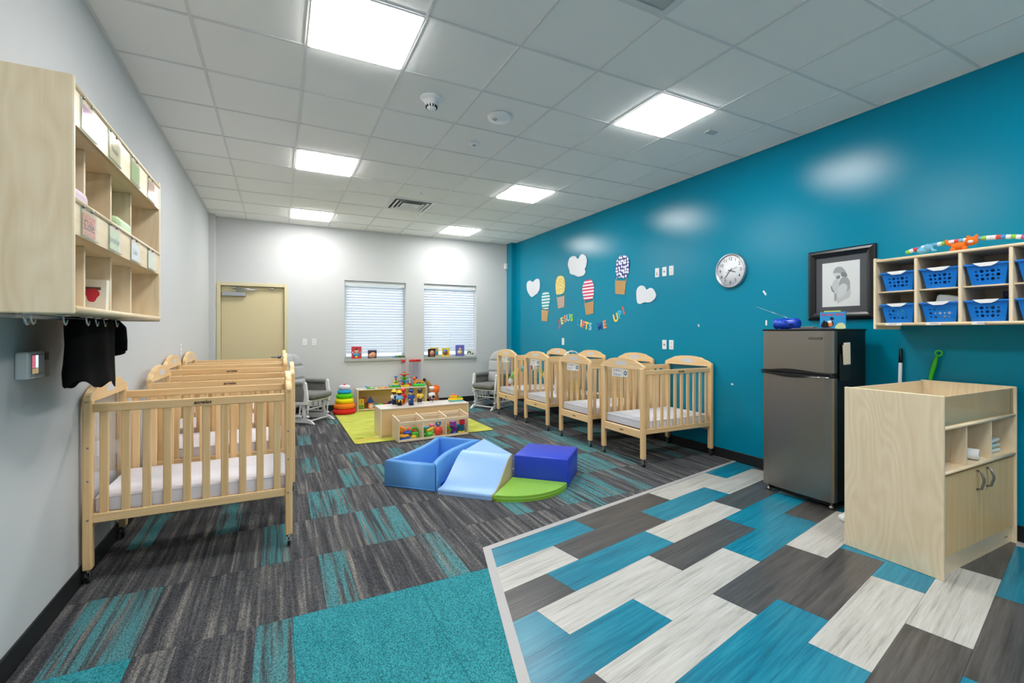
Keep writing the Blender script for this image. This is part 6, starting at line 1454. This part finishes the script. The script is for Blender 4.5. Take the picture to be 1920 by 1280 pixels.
bm = NB(); torus(bm, (0, 0, 0.012), 0.068, 0.006, 24, 6); obj('rim', bm, tm(SKY), t)
# stick pony toy and orange plush beyond the far shelf
t = thing('stick_toy', 'tan curved toy with a black tuft leaning behind the far shelf', 'toy', (2.545, 8.44, 0))
bm = NB(); tube(bm, [(0.02, 0, 0.0), (0.03, 0, 0.18), (0.005, 0, 0.34), (-0.05, -0.01, 0.43), (-0.11, -0.02, 0.475)], [0.045, 0.05, 0.05, 0.036, 0.022], 14); obj('body', bm, tm((176, 136, 80), 0.8), t)
bm = NB(); ball(bm, (-0.120, -0.03, 0.485), 0.03, 0.028, 0.03); obj('tuft', bm, tm(BLK, 0.9), t)
t = thing('orange_plush', 'orange plush toy with pointed tufts beside the far shelf', 'plush toy', (2.565, 8.16, 0.0092))
bm = NB(); lathe(bm, [(0, 0), (0.07, 0), (0.08, 0.06), (0.06, 0.16), (0.035, 0.24), (0, 0.25)], 18); obj('body', bm, tm((150, 90, 50), 0.9), t)
bm = NB(); ball(bm, (0, 0, 0.30), 0.065, 0.055, 0.07)
for k in range(7):
    a = PI * (0.1 + 0.8 * k / 6); tube(bm, [(0.045 * math.cos(a), 0, 0.30 + 0.05 * math.sin(a)), (0.085 * math.cos(a), 0, 0.315 + 0.09 * math.sin(a))], [0.026, 0.006], 8)
obj('head', bm, tm((240, 106, 30), 0.9), t)

# ------------------------------------------------------------------ books on the window sills
def book(label, x, w, h, c, prints, d=0.012, y=YB + 0.005, rz=0.0):
    t = thing('board_book', label, 'book', (x, y, 0.8975), rz, 'board books on the window sills')
    bm = NB(); bx(bm, -w / 2, w / 2, 0, d, 0, h, 0.001); cv = obj('cover', bm, tm(c, 0.35), t)
    bm = NB(); bx(bm, w / 2 - 0.004, w / 2 + 0.016, 0.006, 0.010, 0.001, h - 0.002, 0, 1, RZ(0.9), (w / 2, 0.008, 0)); obj('back_cover', bm, tm((224, 222, 226), 0.4), t)
    for i, (cx, cz, rx, rz_, pc) in enumerate(prints):
        bm = NB(); lathe(bm, [(0, -0.0006 - 0.0004 * i), (1, -0.0006 - 0.0004 * i), (1, 0.0), (0, 0.0)], 18)
        for v in bm.verts:
            X, Y_, Z = v.co; v.co = Vector((cx * w + X * rx * w, Z, cz * h + Y_ * rz_ * h))
        obj('cover_print', bm, tm(pc, 0.5), cv)
FACE_C = (236, 196, 160)
book('red board book with a cartoon child, left window sill', 1.236, 0.170, 0.215, (206, 54, 70), [(0, 0.30, 0.36, 0.16, (40, 150, 190)), (0, 0.62, 0.20, 0.19, FACE_C), (0, 0.78, 0.18, 0.07, (60, 40, 30)), (0, 0.15, 0.14, 0.08, YEL), (-0.36, 0.5, 0.08, 0.10, (180, 190, 220)), (0.36, 0.5, 0.08, 0.10, (150, 180, 210))])
book('brown board book with a baby photo, left window sill', 1.508, 0.150, 0.150, (70, 40, 44), [(0.08, 0.40, 0.34, 0.36, (214, 150, 120)), (-0.22, 0.34, 0.2, 0.24, (230, 170, 140)), (0.0, 0.92, 0.4, 0.06, (80, 90, 140))])
t = thing('toy_fish', 'long green and blue toy lying on the left window sill', 'toy', (1.985, YB + 0.02, 0.898), 0, None)
bm = NB(); tube(bm, [(-0.06, 0, 0.022), (0.0, 0, 0.024), (0.08, 0, 0.024), (0.115, 0, 0.02)], [0.016, 0.020, 0.022, 0.012], 12); obj('body', bm, tm((60, 120, 70)), t)
bm = NB(); ball(bm, (-0.085, 0, 0.022), 0.032, 0.02, 0.020); obj('head', bm, tm((120, 190, 220)), t)
for k in range(3):
    bm = NB(); torus(bm, (-0.02 + 0.045 * k, 0, 0.024), 0.021, 0.004, 16, 6, 'X'); obj('band', bm, tm((YEL, NAVY, ORG)[k]), t)
book('dark board book with a baby face, far left on the right sill', 2.608, 0.145, 0.155, (40, 28, 30), [(0.05, 0.45, 0.30, 0.36, (224, 150, 120)), (0.05, 0.30, 0.14, 0.08, (170, 60, 60))], 0.012, YB - 0.018)
book('yellow and teal board book tucked behind the dark one, right sill', 2.668, 0.170, 0.175, (226, 190, 60), [(0.28, 0.4, 0.16, 0.25, (40, 160, 190)), (0.0, 0.8, 0.3, 0.1, (90, 60, 140))], 0.012, YB + 0.012)
book('yellow board book with an animal, middle of the right sill', 2.898, 0.150, 0.165, (236, 204, 50), [(-0.1, 0.5, 0.34, 0.36, (60, 130, 200)), (-0.05, 0.42, 0.24, 0.26, (150, 84, 50)), (0.3, 0.3, 0.1, 0.14, (220, 120, 40))])
book('violet board book with a baby, right sill', 3.188, 0.180, 0.220, (110, 110, 190), [(0.0, 0.36, 0.30, 0.18, (226, 222, 150)), (0.02, 0.62, 0.15, 0.13, FACE_C), (0.2, 0.3, 0.12, 0.07, (220, 120, 90))])
book('white board book with a green arch print, right end of the sill', 3.408, 0.165, 0.130, (236, 236, 230), [(-0.15, 0.45, 0.24, 0.34, (30, 110, 60)), (-0.15, 0.28, 0.12, 0.26, (236, 236, 230)), (0.34, 0.36, 0.08, 0.16, (150, 80, 50)), (0.22, 0.26, 0.06, 0.1, (210, 70, 50))])

# ------------------------------------------------------------------ glider chairs
m_cush = plain('cushion_light', (176, 178, 180), 0.95, 0, 0.15, 0.5, 120); m_arm = plain('cushion_dark', (128, 128, 127), 0.95, 0, 0.15, 0.5, 120)
def make_glider(label):
    t = thing('glider_chair', label, 'glider chair', (0, 0, 0), 0, 'grey glider chairs')        # faces +x
    for s in (-1, 1):
        y = s * 0.225
        poly = [(-0.34, 0.0), (-0.30, 0.05), (-0.22, 0.085), (0.20, 0.085), (0.30, 0.05), (0.36, 0.0), (0.30, 0.0), (0.26, 0.018), (-0.22, 0.018), (-0.28, 0.0)]
        bm = NB(); prism(bm, poly, y - 0.016, y + 0.016, 'XZ', 0.004); obj('runner', bm, m_wpaint, t)
        for xx in (-0.17, 0.17):
            bm = NB(); bx(bm, xx - 0.024, xx + 0.024, y - 0.012, y + 0.012, 0.07, 0.285, 0.005, 1, RY(-0.18 if xx > 0 else 0.18)); obj('base_post', bm, m_wpaint, t)
        bm = NB(); bx(bm, -0.24, 0.26, y - 0.014 + s * 0.035, y + 0.014 + s * 0.035, 0.285, 0.325, 0.006); obj('side_rail', bm, m_wpaint, t)
        for k in range(4):
            xx = -0.14 + 0.09 * k; bm = NB(); bx(bm, xx - 0.010, xx + 0.010, y - 0.006 + s * 0.035, y + 0.006 + s * 0.035, 0.12, 0.295, 0.002, 1, RY(0.10 * (k - 1.5))); obj('spindle', bm, m_wpaint, t)
        bm = NB(); bx(bm, -0.20, 0.16, y - 0.013 + s * 0.035, y + 0.013 + s * 0.035, 0.098, 0.130, 0.006); obj('lower_rail', bm, m_wpaint, t)
        # swing link with pivots
        bm = NB(); tube(bm, [(0.23, y, 0.10), (0.25, y, 0.32)], 0.013, 8); obj('swing_link', bm, m_wpaint, t)
        for zz in (0.105, 0.30):
            bm = NB(); lathe(bm, [(0, -0.02), (0.020, -0.02), (0.020, 0.02), (0, 0.02)], 14, (0.235 + (zz - 0.1) * 0.09, y, zz), 'Y'); obj('pivot', bm, m_wpaint, t)
        # arm front post, padded arm
        ya = s * 0.252
        poly = [(0.20, 0.30), (0.26, 0.30), (0.262, 0.42), (0.245, 0.52), (0.238, 0.600), (0.222, 0.622), (0.200, 0.616), (0.190, 0.585), (0.205, 0.50), (0.212, 0.42)]
        bm = NB(); prism(bm, smooth_poly(poly, 2), ya - 0.019, ya + 0.019, 'XZ', 0.006); obj('arm_post', bm, m_wpaint, t)
        bm = NB(); bx(bm, -0.26, 0.20, ya - 0.045, ya + 0.045, 0.565, 0.628, 0.026, 4)
        for f in bm.faces: f.smooth = True
        pad = obj('arm_pad', bm, m_arm, t)
        bm = NB(); bx(bm, -0.22, 0.195, ya + s * 0.018 - 0.014, ya + s * 0.018 + 0.014, 0.34, 0.60, 0.012, 3)
        for f in bm.faces: f.smooth = True
        obj('side_pocket', bm, m_arm, pad)
    for xx, zz in ((-0.26, 0.045), (0.27, 0.045), (0.17, 0.20), (-0.17, 0.20)):
        bm = NB(); tube(bm, [(xx, -0.225, zz), (xx, 0.225, zz)], 0.012, 8); obj('cross_bar', bm, m_wpaint, t)
    bm = NB(); bx(bm, -0.22, 0.28, -0.26, 0.26, 0.325, 0.350, 0.006); obj('seat_frame', bm, m_wpaint, t)
    bm = NB(); bx(bm, -0.24, 0.34, -0.225, 0.225, 0.352, 0.445, 0.042, 4)
    for f in bm.faces: f.smooth = True
    for v in bm.verts: v.co.z += 0.022 * (v.co.x > 0.2) * (v.co.x - 0.2) * 4
    obj('seat_cushion', bm, m_arm, t)
    bm = NB(); pts = []
    # back cushion: rounded outline, tufted pillows, leaning back
    M_ = Matrix.Translation((-0.17, 0, 0.42)) @ Matrix.Rotation(-0.20, 4, 'Y')
    NU, NV = 40, 44; grid = []
    def outline(v): return 0.265 * (1 - 0.10 * (1 - v)) * (1.0 if v < 0.62 else math.sqrt(max(0.0, 1 - ((v - 0.62) / 0.385) ** 2)))
    for side in (1, -1):
        g_ = []
        for j in range(NV + 1):
            v = j / NV * 0.999; w_ = outline(v); row = []
            for i in range(NU + 1):
                u = 2 * i / NU - 1; edge = max(0.0, 1 - abs(u) ** 4) ** 0.5 * max(0.0, 1 - (abs(2 * v - 1)) ** 10) ** 0.5
                tuft = 1 - 0.42 * math.exp(-((abs(math.sin(PI * (v * 3.0)))) / 0.22) ** 2) - 0.30 * math.exp(-(abs(u * w_) / 0.022) ** 2)
                th = (0.068 * edge * max(0.25, tuft)) if side > 0 else 0.030 * edge
                row.append(bm.verts.new(M_ @ Vector((side * th, u * w_, v * 0.62))))
            g_.append(row)
        grid.append(g_)
        for j in range(NV):
            for i in range(NU):
                f = bm.faces.new((g_[j][i], g_[j][i + 1], g_[j + 1][i + 1], g_[j + 1][i])); f.smooth = True
    bmesh.ops.remove_doubles(bm, verts=bm.verts[:], dist=0.0006)
    obj('back_cushion', bm, m_cush, t)
    for y in (-0.16, 0, 0.16):
        bm = NB(); bx(bm, -0.235, -0.212, y - 0.025, y + 0.025, 0.33, 0.92, 0.006); bmesh.ops.rotate(bm, verts=bm.verts[:], cent=(-0.22, 0, 0.40), matrix=RY(-0.20)); obj('back_slat', bm, m_wpaint, t)
    return t
gl = make_glider('grey cushioned white glider chair between the cribs and the door wall')
gl.location = (0.36, 7.82, 0.001); gl.rotation_euler.z = math.radians(-42)
dup(gl, (3.50, 7.70, 0.001), math.radians(209), 'grey cushioned white glider chair in the corner beside the farthest right crib')
